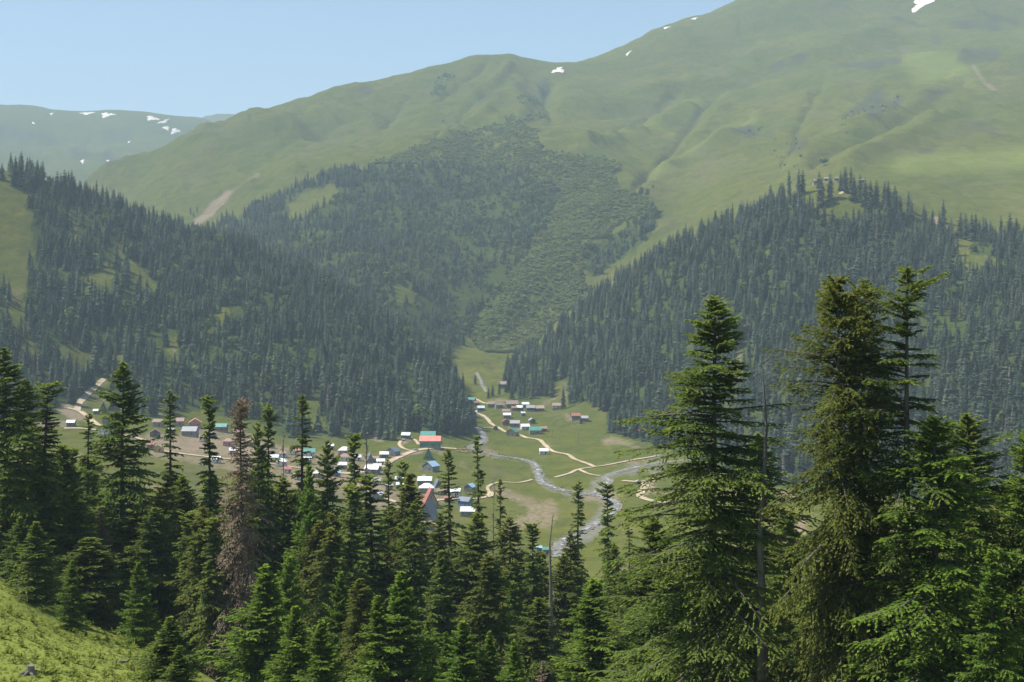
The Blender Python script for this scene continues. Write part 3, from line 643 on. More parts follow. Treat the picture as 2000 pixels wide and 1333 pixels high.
def instancer(name, x, y, z, h, w, rot, idx, meshes, label_kind='stuff'):
    coll = bpy.data.collections.new(name + '_kinds')
    for k, me in enumerate(meshes):
        coll.objects.link(bpy.data.objects.new('%s_kind_%02d' % (name, k), me))
    me = bpy.data.meshes.new(name); me.vertices.add(len(x)); me.vertices.foreach_set('co', np.stack([x, y, z], 1).astype(np.float32).ravel())
    a = me.attributes.new('pick', 'INT', 'POINT'); a.data.foreach_set('value', np.asarray(idx, dtype=np.int32))
    a = me.attributes.new('turn', 'FLOAT_VECTOR', 'POINT'); a.data.foreach_set('vector', np.stack([np.zeros_like(rot), np.zeros_like(rot), rot], 1).astype(np.float32).ravel())
    a = me.attributes.new('size', 'FLOAT_VECTOR', 'POINT'); a.data.foreach_set('vector', np.stack([h * w, h * w, h], 1).astype(np.float32).ravel())
    me.update(); o = link(name, me)
    ng = bpy.data.node_groups.new(name + '_nodes', 'GeometryNodeTree')
    ng.interface.new_socket('Geometry', in_out='INPUT', socket_type='NodeSocketGeometry'); ng.interface.new_socket('Geometry', in_out='OUTPUT', socket_type='NodeSocketGeometry')
    gi = ng.nodes.new('NodeGroupInput'); go = ng.nodes.new('NodeGroupOutput'); ip = ng.nodes.new('GeometryNodeInstanceOnPoints'); ci = ng.nodes.new('GeometryNodeCollectionInfo')
    ci.inputs['Collection'].default_value = coll; ci.inputs['Separate Children'].default_value = True; ci.inputs['Reset Children'].default_value = True
    ng.links.new(gi.outputs[0], ip.inputs['Points']); ng.links.new(ci.outputs[0], ip.inputs['Instance']); ip.inputs['Pick Instance'].default_value = True
    for nm, typ, sock in (('pick', 'INT', 'Instance Index'), ('turn', 'FLOAT_VECTOR', 'Rotation'), ('size', 'FLOAT_VECTOR', 'Scale')):
        na = ng.nodes.new('GeometryNodeInputNamedAttribute'); na.data_type = typ; na.inputs['Name'].default_value = nm
        src = [s for s in na.outputs if s.enabled and s.name == 'Attribute'][0]
        ng.links.new(src, ip.inputs[sock])
    ng.links.new(ip.outputs[0], go.inputs[0])
    md = o.modifiers.new('instances', 'NODES'); md.node_group = ng
    o['kind'] = 'stuff'; return o
s_ = ~own & ~fb_
forest = tag(instancer('distant_forest', fx_[s_], fy_[s_], fz_[s_], fh_[s_], fwid[s_], frot[s_], fidx[s_], CONES), 'dark spruce forest covering both valley slopes', 'forest')
s_ = ~own & fb_
broadwood = tag(instancer('broadleaf_wood', fx_[s_], fy_[s_], fz_[s_], fh_[s_] * 0.62, fwid[s_], frot[s_], bidx[s_], BROADS), 'rounded broadleaf trees mixed into the spruce slopes', 'wood')
sx_, sy_, sz_, _k = scatter([4], lambda px, py, d, x: 0.24 * (0.30 + 0.8 * sstep(-0.25, 0.2, fbm(x / 80, d / 80, 3, 81))) * np.clip((py - 230) / 120, 0.25, 1), 5)
kx_, ky_, kz_, _k = scatter([5], lambda px, py, d, x: 0.05 * shrub_test(px, py, d) * (0.3 + 1.4 * sstep(-0.2, 0.3, fbm(x / 50, d / 50, 3, 83))), 6)
sx_ = np.concatenate([sx_, kx_]); sy_ = np.concatenate([sy_, ky_]); sz_ = np.concatenate([sz_, kz_])
sh_ = 1.6 + 4.6 * rng.random(len(sx_)) ** 2.5
scrubs = tag(instancer('scrub_thicket', sx_, sy_, sz_, sh_, 0.85 + 0.45 * rng.random(len(sx_)), rng.random(len(sx_)) * 6.28, rng.integers(0, len(SCRUBS), len(sx_)), SCRUBS), 'green scrub filling the gully below the mountain', 'scrub')
print('forest points', len(fx_), 'scrub', len(sx_))

def far_label(px, py, is_lone):
    if is_lone:
        if px < 400 and py < 480: return 'tall dark spruce standing up from the crest of the left wooded hill', 'spruces on the left crest'
        if px > 1480 and py < 480: return 'tall dark spruce standing apart on the grassy top of the right spur', 'spruces on the right hilltop'
        if px < 960: return 'dark spruce at the foot of the left wooded slope where the two hills meet', 'spruces at the foot of the left hill'
        return 'dark spruce at the valley edge beside the upper hamlet', 'spruces at the valley edge'
    if px < 960: return 'slender hazy spruce low on the left wooded hillside above the village', 'spruces on the left hillside'
    return 'slender hazy spruce low on the right wooded hillside above the meadow', 'spruces on the right hillside'
for px, py, h, w_, lb in ((1252, 385, 17, 0.8, 'left one of two rounded trees alone on the grassy mountain flank'), (1264, 386, 15, 0.8, 'right one of two rounded trees alone on the grassy mountain flank'), (1609, 324, 13, 1.5, 'dark rounded bush alone on the grass above the hilltop huts'), (1275, 368, 5, 1.2, 'small dark shrub above the two rounded mountain trees')):
    x, y, z = ground_at(px, py, 1950, 2900); o = link('broadleaf_tree', BROADS[int(px) % 4]); o.location = (x, y, z); o.scale = (h * w_, h * w_, h); tag(o, lb, 'tree', 'lone trees on the mountain')
ORD = ['first', 'second', 'third', 'fourth', 'fifth', 'sixth', 'seventh', 'eighth', 'ninth', 'tenth', 'eleventh', 'twelfth', 'thirteenth', 'fourteenth', 'fifteenth', 'sixteenth', 'seventeenth', 'eighteenth', 'nineteenth', 'twentieth',
       'twenty-first', 'twenty-second', 'twenty-third', 'twenty-fourth', 'twenty-fifth', 'twenty-sixth', 'twenty-seventh', 'twenty-eighth', 'twenty-ninth', 'thirtieth', 'thirty-first', 'thirty-second']
seen_ = {}
for k in sorted(order, key=lambda q_: fpx[q_]):
    o = link('spruce_tree', CONES[fidx[k]])
    o.location = (fx_[k], fy_[k], fz_[k]); o.scale = (fh_[k] * fwid[k], fh_[k] * fwid[k], fh_[k]); o.rotation_euler = (0, 0, frot[k])
    lb, gp = far_label(fpx[k], fpy[k], lone[k]); 
    if lone[k]:
        seen_[gp] = seen_.get(gp, 0) + 1; lb = '%s from the left of the %s' % (ORD[seen_[gp] - 1], gp.replace('spruces', 'dark spruces'))
    tag(o, lb, 'tree', gp)
# ---------------------------------------------------------------- near firs: trunk with limbs, crown of needle sprays
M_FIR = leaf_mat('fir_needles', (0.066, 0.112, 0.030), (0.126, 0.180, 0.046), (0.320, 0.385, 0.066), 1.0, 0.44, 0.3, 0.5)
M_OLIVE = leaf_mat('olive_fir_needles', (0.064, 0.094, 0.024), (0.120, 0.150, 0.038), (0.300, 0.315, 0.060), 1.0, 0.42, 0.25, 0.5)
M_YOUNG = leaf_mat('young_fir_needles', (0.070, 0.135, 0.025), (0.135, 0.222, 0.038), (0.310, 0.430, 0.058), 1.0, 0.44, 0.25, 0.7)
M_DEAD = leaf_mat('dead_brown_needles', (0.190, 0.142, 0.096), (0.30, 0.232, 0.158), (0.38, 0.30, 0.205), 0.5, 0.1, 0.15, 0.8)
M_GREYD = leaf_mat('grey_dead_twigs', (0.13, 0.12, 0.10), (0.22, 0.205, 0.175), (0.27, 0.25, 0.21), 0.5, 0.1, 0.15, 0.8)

PROF = {
    'spire': ([0, .2, .5, .8, .95, 1], [1, .88, .58, .27, .1, .03]),
    'dense': ([0, .1, .3, .55, .75, .88, .95, 1], [.8, .95, 1, .9, .68, .44, .27, .05]),
    'nest': ([0, .3, .55, .75, .86, .92, .96, .985, 1], [1, .88, .62, .40, .28, .27, .42, .36, .12]),
    'thin': ([0, .15, .4, .6, .8, .9, .96, 1], [.8, 1, .75, .5, .42, .36, .30, .05]),
    'hero': ([0, .2, .45, .64, .75, .867, .935, .975, 1], [.95, 1, 1, .93, .73, .48, .33, .2, .05]),
    'hero2': ([0, .3, .6, .72, .8, .86, .92, .96, .985, 1], [.8, .95, 1, .9, .7, .5, .52, .38, .2, .05]),
    'column': ([0, .1, .5, .75, .88, .95, .985, 1], [.85, 1, .95, .86, .70, .48, .30, .1]),
    'young': ([0, .08, .3, .6, .82, .94, 1], [.9, 1, .88, .60, .32, .15, .03]),
}
def fir_mesh(seed, H, R, prof, levels, per, T, K, leaf, base=0.08, gap=0.12, e_top=38, e_bot=-12, droop=0.55, mat=None, wood=True, keep=1.0, lean=0.0, lvar=(0.80, 0.55), bark=None, sag=0.25):
    r = np.random.default_rng(seed)
    n = levels * per
    t = (np.repeat(np.arange(levels), per) + r.random(n) * 0.9) / levels
    t = t ** 0.92; hb = base * H; h = hb + (H - hb) * t
    az = r.random(n) * 2 * math.pi
    px_, py_ = PROF[prof]; Rt = R * np.interp(t, px_, py_)
    sect = 1 + 0.30 * np.sin(az * 2 + 9 * t + seed) * np.sin(17 * t + seed) + 0.22 * np.sin(az * 3 - 23 * t + 2 * seed)
    L = Rt * (lvar[0] + lvar[1] * r.random(n)) * sect; L = np.maximum(L, 0.02 * R + 0.15)
    ok = (r.random(n) > gap) | (t > 0.9); h, t, az, L = h[ok], t[ok], az[ok], L[ok]; n = len(h)
    e0 = np.radians(e_bot + (e_top - e_bot) * t ** 2.2) + r.normal(size=n) * 0.10
    dr = droop * (1 - 0.6 * t) * (0.7 + 0.6 * r.random(n)); up = 0.30 * (1 - t) * r.random(n)
    rad = np.stack([np.cos(az), np.sin(az), np.zeros(n)], 1); side = np.stack([-np.sin(az), np.cos(az), np.zeros(n)], 1)
    # trunk axis, slightly bent
    b1, b2 = r.normal(size=2) * 0.012 * H
    def axis(hh): q_ = hh / H; return np.stack([b1 * np.sin(q_ * 3) + lean * hh * q_, b2 * np.sin(q_ * 2.3), hh], -1)
    A0 = axis(h)
    def P(s):   # (n, m) -> (n, m, 3)
        x = L[:, None] * s * np.cos(e0)[:, None]; z = L[:, None] * (np.sin(e0)[:, None] * s - dr[:, None] * s * s / 2 + up[:, None] * s ** 3)
        return A0[:, None] + rad[:, None] * x[..., None] + np.array([0, 0, 1.0]) * z[..., None]
    s = np.linspace(0.10, 1.0, T)[None] + r.normal(size=(n, T)) * 0.03; s = np.clip(s, 0.06, 1.02)
    Pt = P(s); sg = np.where((np.arange(T)[None] + r.integers(0, 2, (n, 1))) % 2 == 0, 1.0, -1.0)
    ph = np.radians(62 - 30 * s) * sg + r.normal(size=(n, T)) * 0.15
    lt = np.minimum(L[:, None] * (0.46 * np.clip(1.03 - s, 0, 1) ** 0.75 + 0.05), 0.30 * R + 0.35) * (0.6 + 0.6 * r.random((n, T)))
    lt = np.maximum(lt, 0.5 * leaf)
    dirv = rad[:, None] * np.cos(ph)[..., None] + side[:, None] * np.sin(ph)[..., None]
    sl = np.tan(e0)[:, None] - dr[:, None] * s; dirv[..., 2] += np.clip(sl, -0.8, 0.8) * 0.6
    u = (np.arange(K) + 0.35)[None, None] / K + r.normal(size=(n, T, K)) * 0.08
    pos = Pt[:, :, None] + dirv[:, :, None] * (lt[..., None] * u)[..., None]
    pos[..., 2] -= lt[..., None] * u * u * sag
    keepm = (np.arange(K)[None, None] < np.ceil(lt / (0.5 * leaf))[..., None]) & (r.random((n, T, K)) < keep)
    # spread kept leaves over the twig
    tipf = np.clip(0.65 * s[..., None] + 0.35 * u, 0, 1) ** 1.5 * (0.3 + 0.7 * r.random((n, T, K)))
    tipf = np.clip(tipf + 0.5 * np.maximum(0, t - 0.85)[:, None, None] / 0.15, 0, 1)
    d2 = np.broadcast_to(dirv[:, :, None], pos.shape)[keepm]; p2 = pos[keepm]; tp = tipf[keepm]; m = len(p2)
    d2 = d2 + r.normal(size=(m, 3)) * np.array([0.30, 0.30, 0.25]); d2 /= np.linalg.norm(d2, axis=1)[:, None]
    nr = np.array([0, 0, 1.0]) + r.normal(size=(m, 3)) * 0.55; w = np.cross(d2, nr); w /= np.linalg.norm(w, axis=1)[:, None] + 1e-6
    a = leaf * (0.8 + 0.7 * r.random(m))[:, None]; wd = a * 0.23
    V = np.stack([p2 - d2 * a * 0.35, p2 + d2 * a * 0.15 + w * wd, p2 + d2 * a * 0.75, p2 + d2 * a * 0.15 - w * wd], 1)
    V[:, 2, 2] -= a[:, 0] * 0.12
    me = quads('crown', V.reshape(-1, 3), np.arange(4 * m).reshape(-1, 4))
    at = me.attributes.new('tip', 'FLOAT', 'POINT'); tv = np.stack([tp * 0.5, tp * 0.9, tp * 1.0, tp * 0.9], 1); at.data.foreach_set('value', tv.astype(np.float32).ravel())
    me.materials.append(mat or M_FIR)
    # wood
    ns, nk = 12, 8; hh = np.linspace(-0.03 * H, H * 0.985, ns); ax = axis(hh); rr0 = 0.013 * H
    rad0 = rr0 * (1 - hh / H) ** 0.85 + 0.03; rad0[0] *= 1.5; rad0[1] *= 1.1
    ang = np.arange(nk) * 2 * math.pi / nk
    TV = ax[:, None] + np.stack([np.cos(ang), np.sin(ang), 0 * ang], 1)[None] * rad0[:, None, None]
    TV = TV.reshape(-1, 3); kk = np.arange(nk)
    TQ = np.concatenate([np.stack([j * nk + kk, j * nk + (kk + 1) % nk, (j + 1) * nk + (kk + 1) % nk, (j + 1) * nk + kk], 1) for j in range(ns - 1)])
    if wood:
        sw = np.array([0.0, 0.35, 0.65, 0.92])[None] * np.ones((n, 1)); Pw = P(sw)
        rw = (0.013 * L[:, None] + 0.008) * np.array([1, .8, .5, .15])[None]
        o3 = np.arange(3) * 2.094; ring = side[:, None, None] * np.cos(o3)[None, None, :, None] + np.array([0, 0, 1.0]) * np.sin(o3)[None, None, :, None]
        WV = (Pw[:, :, None] + ring * rw[..., None, None]).reshape(-1, 3)
        k3 = np.arange(3); one = np.concatenate([np.stack([j * 3 + k3, j * 3 + (k3 + 1) % 3, (j + 1) * 3 + (k3 + 1) % 3, (j + 1) * 3 + k3], 1) for j in range(3)])
        WQ = (one[None] + (np.arange(n) * 12)[:, None, None]).reshape(-1, 4) + len(TV)
        TV = np.concatenate([TV, WV]); TQ = np.concatenate([TQ, WQ])
    tm = quads('trunk', TV, TQ, True); tm.materials.append(bark or M_BARK)
    return me, tm, H, R

KINDS = {}
def kind(name, *a, **k): KINDS.setdefault(name, []).append(fir_mesh(*a, **k))
LF = 0.36
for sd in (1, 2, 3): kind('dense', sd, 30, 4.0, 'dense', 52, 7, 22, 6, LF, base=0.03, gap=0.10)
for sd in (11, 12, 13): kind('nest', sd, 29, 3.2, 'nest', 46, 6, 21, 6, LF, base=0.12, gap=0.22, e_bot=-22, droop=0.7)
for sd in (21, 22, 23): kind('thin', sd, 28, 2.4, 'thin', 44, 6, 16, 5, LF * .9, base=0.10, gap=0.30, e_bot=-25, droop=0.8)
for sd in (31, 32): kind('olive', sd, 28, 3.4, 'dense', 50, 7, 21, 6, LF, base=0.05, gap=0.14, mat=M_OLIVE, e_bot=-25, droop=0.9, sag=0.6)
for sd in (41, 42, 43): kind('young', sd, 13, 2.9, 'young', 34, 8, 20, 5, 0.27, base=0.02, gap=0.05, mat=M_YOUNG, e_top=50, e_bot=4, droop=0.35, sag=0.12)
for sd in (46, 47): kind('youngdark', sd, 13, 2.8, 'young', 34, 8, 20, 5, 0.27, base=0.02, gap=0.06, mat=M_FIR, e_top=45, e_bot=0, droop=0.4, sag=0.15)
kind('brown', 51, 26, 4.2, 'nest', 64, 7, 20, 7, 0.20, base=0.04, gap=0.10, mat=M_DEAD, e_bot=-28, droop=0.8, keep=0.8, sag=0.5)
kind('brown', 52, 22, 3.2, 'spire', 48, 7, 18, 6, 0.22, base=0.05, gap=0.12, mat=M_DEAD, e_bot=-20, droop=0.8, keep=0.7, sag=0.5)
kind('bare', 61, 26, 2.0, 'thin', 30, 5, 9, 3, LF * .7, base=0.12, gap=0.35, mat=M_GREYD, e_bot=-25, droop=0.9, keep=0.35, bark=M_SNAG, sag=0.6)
kind('bare', 62, 24, 2.6, 'spire', 30, 5, 9, 3, LF * .7, base=0.10, gap=0.35, mat=M_GREYD, e_bot=-30, droop=1.0, keep=0.4, bark=M_SNAG, sag=0.7)
# the big firs on the right
HL = 0.23
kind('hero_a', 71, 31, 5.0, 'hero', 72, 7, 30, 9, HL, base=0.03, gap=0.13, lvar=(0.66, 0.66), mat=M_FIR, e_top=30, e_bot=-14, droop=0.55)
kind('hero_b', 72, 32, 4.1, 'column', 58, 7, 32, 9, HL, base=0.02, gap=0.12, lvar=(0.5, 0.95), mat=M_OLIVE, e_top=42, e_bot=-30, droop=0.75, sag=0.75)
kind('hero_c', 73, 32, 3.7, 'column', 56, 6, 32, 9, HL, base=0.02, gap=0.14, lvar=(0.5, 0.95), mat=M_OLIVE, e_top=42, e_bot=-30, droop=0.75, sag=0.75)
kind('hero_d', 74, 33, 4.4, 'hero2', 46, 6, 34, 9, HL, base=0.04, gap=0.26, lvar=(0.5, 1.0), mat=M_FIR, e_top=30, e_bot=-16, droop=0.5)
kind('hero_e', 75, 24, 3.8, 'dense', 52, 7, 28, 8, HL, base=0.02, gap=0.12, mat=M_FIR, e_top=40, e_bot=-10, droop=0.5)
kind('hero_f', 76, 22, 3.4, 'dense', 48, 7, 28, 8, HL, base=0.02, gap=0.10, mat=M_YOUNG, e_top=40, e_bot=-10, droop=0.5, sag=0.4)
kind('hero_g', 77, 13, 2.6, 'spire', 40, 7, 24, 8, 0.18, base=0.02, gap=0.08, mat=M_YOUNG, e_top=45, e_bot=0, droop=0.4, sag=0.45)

def snag_mesh(seed, H, r0, stubs=16):
    r = random.Random(seed); mb = MB(); pts = [(0.0, 0.0, -0.5)]; nseg = 7
    for k in range(1, nseg + 1): pts.append((r.uniform(-.07, .07) * k * .6, r.uniform(-.07, .07) * k * .6, H * k / nseg))
    for k in range(nseg): mb.tube(pts[k], pts[k + 1], r0 * (1 - k / nseg * 0.93), r0 * (1 - (k + 1) / nseg * 0.93), 8)
    me = mb.mesh('trunk'); me.materials.append(M_SNAG)
    st = MB()
    for k in range(stubs):
        z = H * r.uniform(0.25, 0.95); a = r.uniform(0, 6.28); L = r.uniform(0.4, 1.6) * (1.2 - z / H)
        q_ = (0.5 * L * math.cos(a), 0.5 * L * math.sin(a), z + r.uniform(-.1, .1)); e_ = (L * math.cos(a), L * math.sin(a), z - L * r.uniform(0.1, 0.6))
        st.tube((0, 0, z), q_, 0.035, 0.025, 4); st.tube(q_, e_, 0.025, 0.008, 4)
    s2 = st.mesh('branch_stubs'); s2.materials.append(M_SNAG)
    return me, s2, H, 1.0

def plant_tree(name, meshes, px, top, d, hw=None, rot=None, label='', group=None, names=('crown', 'trunk'), foot=None):
    """stand a tree at column px and distance d, tall enough to reach the row of its top"""
    c_me, t_me, H, R = meshes
    x, y, z = at_depth(px, d)
    h = (HY - top) / F * d - z
    root = empty(name, (x, y, z - 0.1), rng.random() * 6.28 if rot is None else rot)
    sz = (h + 0.1) / H; sx = sz if hw is None else 1.22 * (hw / F * d) / R
    for nm, me in zip(names, (c_me, t_me)):
        o = link(nm, me, None, root)
    root.scale = (sx, sx, sz)
    tag(root, label, 'tree', group); return root

FG = [
 # kind, variant, column, row of the top, half width, distance, label
 ('dense',0,5,680,58,176,'huge dense dark fir cut by the left edge of the picture'),
 ('dense',1,48,742,46,186,'dark fir standing just right of the huge fir at the left edge'),
 ('nest',0,95,752,48,180,'dark fir with tufted top, third tall one from the left edge'),
 ('thin',0,174,808,27,198,'thin gappy fir with small tuft on top, left of the tallest left fir'),
 ('dense',2,243,710,54,188,'tallest full dark green fir in the left half, with layered branches'),
 ('thin',1,325,762,30,200,'scraggly thin fir with sparse brownish crown right of the tallest left fir'),
 ('nest',1,405,778,38,200,'fir with hanging dark branches just left of the brown dead fir'),
 ('brown',0,466,790,54,170,'brown dead fir with flat wide top and bare upper stem'),
 ('nest',2,522,800,36,207,'fir with small round top directly right of the brown dead fir'),
 ('dense',0,501,828,30,196,'green fir pressed against the brown dead fir on its right'),
 ('thin',2,588,770,36,214,'tall slim fir with round tuft on its tip above the orange roof'),
 ('young',0,602,912,44,186,'bright green pointed fir in front of the tall slim one'),
 ('dense',1,640,862,34,216,'dark ragged fir to the right of the bright green pointed one'),
 ('bare',0,552,842,14,232,'thin bare grey dead stem among the firs left of centre'),
 ('nest',0,685,852,40,210,'fir with a flat mushroom-shaped top and long bare neck'),
 ('bare',1,712,846,34,214,'bare grey-brown dead fir beside the mushroom-topped fir'),
 ('thin',0,758,898,24,232,'pale slim fir in front of the dirt road into the village'),
 ('nest',1,787,906,26,226,'small round-topped fir left of the red roofed huts'),
 ('olive',0,804,925,50,204,'broad olive brown fir left of the red pointed roofs'),
 ('dense',2,812,986,40,194,'yellow-green rounded fir in front of the broad olive one'),
 ('thin',1,876,878,32,222,'fir with bare stem gaps in front of the brown huts'),
 ('thin',2,930,851,27,226,'slender pointed fir standing against the open valley meadow'),
 ('dense',0,928,1002,50,200,'full rounded green fir below the slender pointed one'),
 ('olive',1,862,1004,33,200,'narrow brown-olive fir left of the rounded green fir'),
 ('thin',0,976,936,18,242,'sparse thin fir against the meadow, right of the slender pointed one'),
 ('bare',0,966,934,10,240,'needle-thin dead stem against the meadow'),
 ('olive',0,996,1010,38,206,'brownish fir with drooping twigs below the sparse thin fir'),
 ('nest',2,1038,1026,34,200,'grey-green fir with tufted top left of the grey snag'),
 ('thin',1,1136,940,25,230,'slim fir standing in front of the river bend'),
 ('olive',1,1112,1038,26,226,'small brown fir left of the slim one at the river'),
 ('nest',0,1186,946,32,222,'fir with a dense tuft on top in front of the gravel bar'),
 ('thin',2,1228,990,18,262,'pale distant fir at the foot of the huge right fir'),
 ('dense',1,1100,1082,38,194,'green fir right behind the grey snag'),
 ('dense',2,1196,1062,30,190,'narrow vivid green fir left of the huge right fir'),
 ('young',1,1160,1132,76,124,'large bright green young fir at the lower edge, left of the huge firs'),
 ('dense',0,146,965,44,176,'mid-size green fir left of the rusty-topped fir'),
 ('youngdark',0,38,1012,36,166,'small dark fir with pale edge at the top of the meadow, far left'),
 ('youngdark',1,72,1020,40,160,'bushy small fir with long shadow at the meadow top'),
 ('brown',1,196,990,36,178,'fir with a rusty brown dead top behind the meadow'),
 ('young',2,141,1096,25,151,'small narrow fir on the meadow edge below the green fir'),
 ('dense',2,172,1052,54,170,'wide dark fir behind the meadow beneath the rusty top'),
 ('young',0,270,1100,32,157,'small symmetrical fir standing alone at the meadow edge'),
 ('dense',0,268,986,46,186,'dark green fir behind the lone small fir'),
 ('dense',1,303,992,44,182,'dense fir filling the gap right of the lone small fir'),
 ('olive',1,330,930,40,190,'drab brownish fir below the scraggly thin one'),
 ('olive',0,394,992,46,176,'olive fir with a bare pole-like trunk, left of the brown dead fir'),
 ('nest',2,368,1004,36,180,'grey-green fir behind the olive one'),
 ('youngdark',0,330,1206,56,111,'dark young fir growing up at the lower edge of the meadow'),
 ('youngdark',1,352,1262,34,108,'low dark fir at the bottom edge beside the dark young one'),
 ('young',1,520,1106,74,130,'big bright green fir in the lower left centre'),
 ('young',2,566,1090,48,150,'pale green fir behind the big bright one'),
 ('young',0,575,1186,50,117,'vivid green young fir at the bottom, left of centre'),
 ('olive',1,626,1020,44,180,'tan-olive fir with spiky outline, left of centre'),
 ('young',1,628,1212,50,114,'soft green young fir at the bottom beside the vivid one'),
 ('young',2,666,1120,40,140,'green fir with narrow tip between the pale and the spiky ones'),
 ('olive',0,706,1130,36,136,'slender brown-olive fir among bright young firs'),
 ('young',0,738,1166,48,124,'bright young fir left of the large full one at the bottom'),
 ('young',2,782,1120,66,124,'large full young fir at the bottom, just left of the picture centre'),
 ('youngdark',1,834,1214,32,128,'narrow dark green young fir right of the large full one'),
 ('olive',1,950,1082,44,170,'dark brown fir with hanging curtains of twigs'),
 ('young',1,869,1236,26,121,'little pointed young fir at the bottom centre'),
 ('young',0,902,1216,52,117,'bright round young fir at the bottom centre'),
 ('young',2,956,1236,34,117,'blue-green young fir at the bottom, right of the round one'),
 ('young',1,1004,1252,34,113,'low young fir at the bottom edge left of the rusty branches'),
 ('dense',1,1052,1168,44,150,'shaded green fir at the foot of the grey snag'),
 ('brown',1,1062,1292,34,110,'rusty red-brown dead branches at the bottom edge'),
 ('hero_e',0,1268,1010,78,112,'pale green fir leaning against the left side of the huge right fir'),
 ('hero_a',0,1392,582,140,95,'huge fir with ragged layered crown, left one of the giants on the right'),
 ('hero_b',0,1640,546,102,88,'massive olive-brown fir with several crowded tops, middle of the right giants'),
 ('hero_c',0,1700,551,72,90,'second stem of the massive olive group, slightly right of its main top'),
 ('hero_d',0,1768,522,108,86,'tallest fir on the right, open crown with long bare-backed branches'),
 ('hero_f',0,1822,816,112,84,'yellow-green fir below the tallest right fir'),
 ('hero_e',0,1894,808,104,98,'fir with dark visible trunk near the right edge'),
 ('hero_f',0,1968,940,84,108,'yellow-green fir left of the one cut by the right edge'),
 ('hero_e',0,1856,905,92,110,'shaded fir between the yellow-green fir and the dark-trunked one at right'),
 ('dense',2,1484,850,62,132,'green fir behind the pointed bare snag'),
 ('hero_g',0,1936,1076,74,72,'light green young fir at the lower right corner'),
 ('hero_f',0,2016,842,74,94,'yellow-green fir cut by the right edge'),
 ('hero_g',0,2004,1150,60,80,'feathery young fir in the right bottom corner'),
 ('hero_e',0,1530,1010,70,122,'shaded fir between the two giant firs on the right'),
 ('hero_e',0,1320,1130,86,104,'shaded green fir at the foot of the left giant'),
 ('hero_e',0,1450,1120,90,112,'dark fir low between the left giant and the snag'),
 ('hero_e',0,1600,1120,86,112,'very dark fir low in front of the middle giant'),
 ('hero_e',0,1750,1050,90,112,'very dark fir below the tallest right fir'),
 ('hero_f',0,1850,1090,80,104,'half-lit fir low near the right corner'),
]
for kd, vr, px, top, hw, d, lb in FG:
    nm = {'brown': 'dead_fir_tree', 'bare': 'dead_fir_tree', 'young': 'young_fir_tree', 'youngdark': 'young_fir_tree'}.get(kd, 'fir_tree')
    plant_tree(nm, KINDS[kd][vr % len(KINDS[kd])], px, top, d, hw * (0.86 if kd in ('hero_a', 'hero_b', 'hero_c', 'hero_d') else 1.0), label=lb)
plant_tree('dead_snag', snag_mesh(5, 24, 0.42, 14), 1488, 722, 92, None, 0.3, 'tall pointed bare grey snag between the giant firs', None, ('trunk', 'branch_stubs'))
plant_tree('dead_snag', snag_mesh(6, 17, 0.34, 26), 1078, 1004, 168, None, 1.0, 'grey dead snag with short broken branches right of centre', None, ('trunk', 'branch_stubs'))
# the wood behind: firs whose tops just fill the gaps
import re
CUT = re.compile(r"( standing| cut | in | just | directly| left of| right of| to the| pressed| above| behind| below| among| beside| against| at | between| near| filling| growing|, | low | leaning| on | beneath)")
SHORT = []
for row in FG:
    s_ = CUT.split(row[6])[0]
    if len(s_.split()) >= 3: SHORT.append((row[2], row[3], row[5], s_))
used_labels = set()
def filler_label(px, top, d, tone):
    for dx, tp, dd, s_ in sorted(SHORT, key=lambda q_: abs(q_[0] - px) + 0.15 * abs(q_[1] - top)):
        w_ = 'behind' if d > dd else 'in front of'
        for form in ('%s fir %s and %s of the %s' % (tone, w_, 'left' if px < dx else 'right', s_), 'smaller %s fir %s the %s' % (tone, w_, s_)):
            if form not in used_labels and len(form.split()) <= 16: used_labels.add(form); return form
fr = np.random.default_rng(77); cnt = 0; tries = 0; done = []
ENV = ([0, 100, 200, 330, 480, 600, 760, 860, 960, 1060, 1160, 1260, 1400, 1600, 1800, 2000], [935, 940, 950, 950, 950, 965, 1005, 1045, 1055, 1080, 1100, 1080, 1060, 1050, 1050, 1050])
while cnt < 178 and tries < 9000:
    tries += 1; row2 = cnt >= 140
    px = fr.uniform(-20, 2010); d = fr.uniform(170, 330) if px < 1280 else fr.uniform(120, 220)
    if row2: px = fr.uniform(40, 770); d = fr.uniform(192, 250)
    if px < 330: d = fr.uniform(186, 300)
    x, y, z = at_depth(px, d)
    if any((x - a) ** 2 + (y - b) ** 2 < (4.2 if row2 else 5.5) ** 2 for a, b in done): continue
    top = fr.uniform(875, 985) + 0.06 * (px - 300) if row2 else np.interp(px, *ENV) + fr.uniform(-5, 95)
    h = (HY - top) / F * d - z
    if not 7 < h < 32: continue
    done.append((x, y)); cnt += 1
    kd = fr.choice(['dense', 'nest', 'olive', 'dense', 'youngdark'] if h > 17 else ['young', 'youngdark', 'young'])
    pool = KINDS[kd]
    side_ = 'left' if px < 480 else 'middle' if px < 1280 else 'right'
    plant_tree('young_fir_tree' if 'young' in kd else 'fir_tree', pool[fr.integers(len(pool))], px, top, d, h * fr.uniform(.11, .14) * F / d if 'young' not in kd else h * fr.uniform(.14, .19) * F / d,
               label=filler_label(px, top, d, {'dense': 'dark green', 'nest': 'tufted dark', 'olive': 'olive', 'youngdark': 'pointed green', 'young': 'bright green'}[str(kd)]),
               group='firs filling the %s wood' % side_)

print('near crown tris', sum(len(k_[0].polygons) * 2 for v_ in KINDS.values() for k_ in v_))
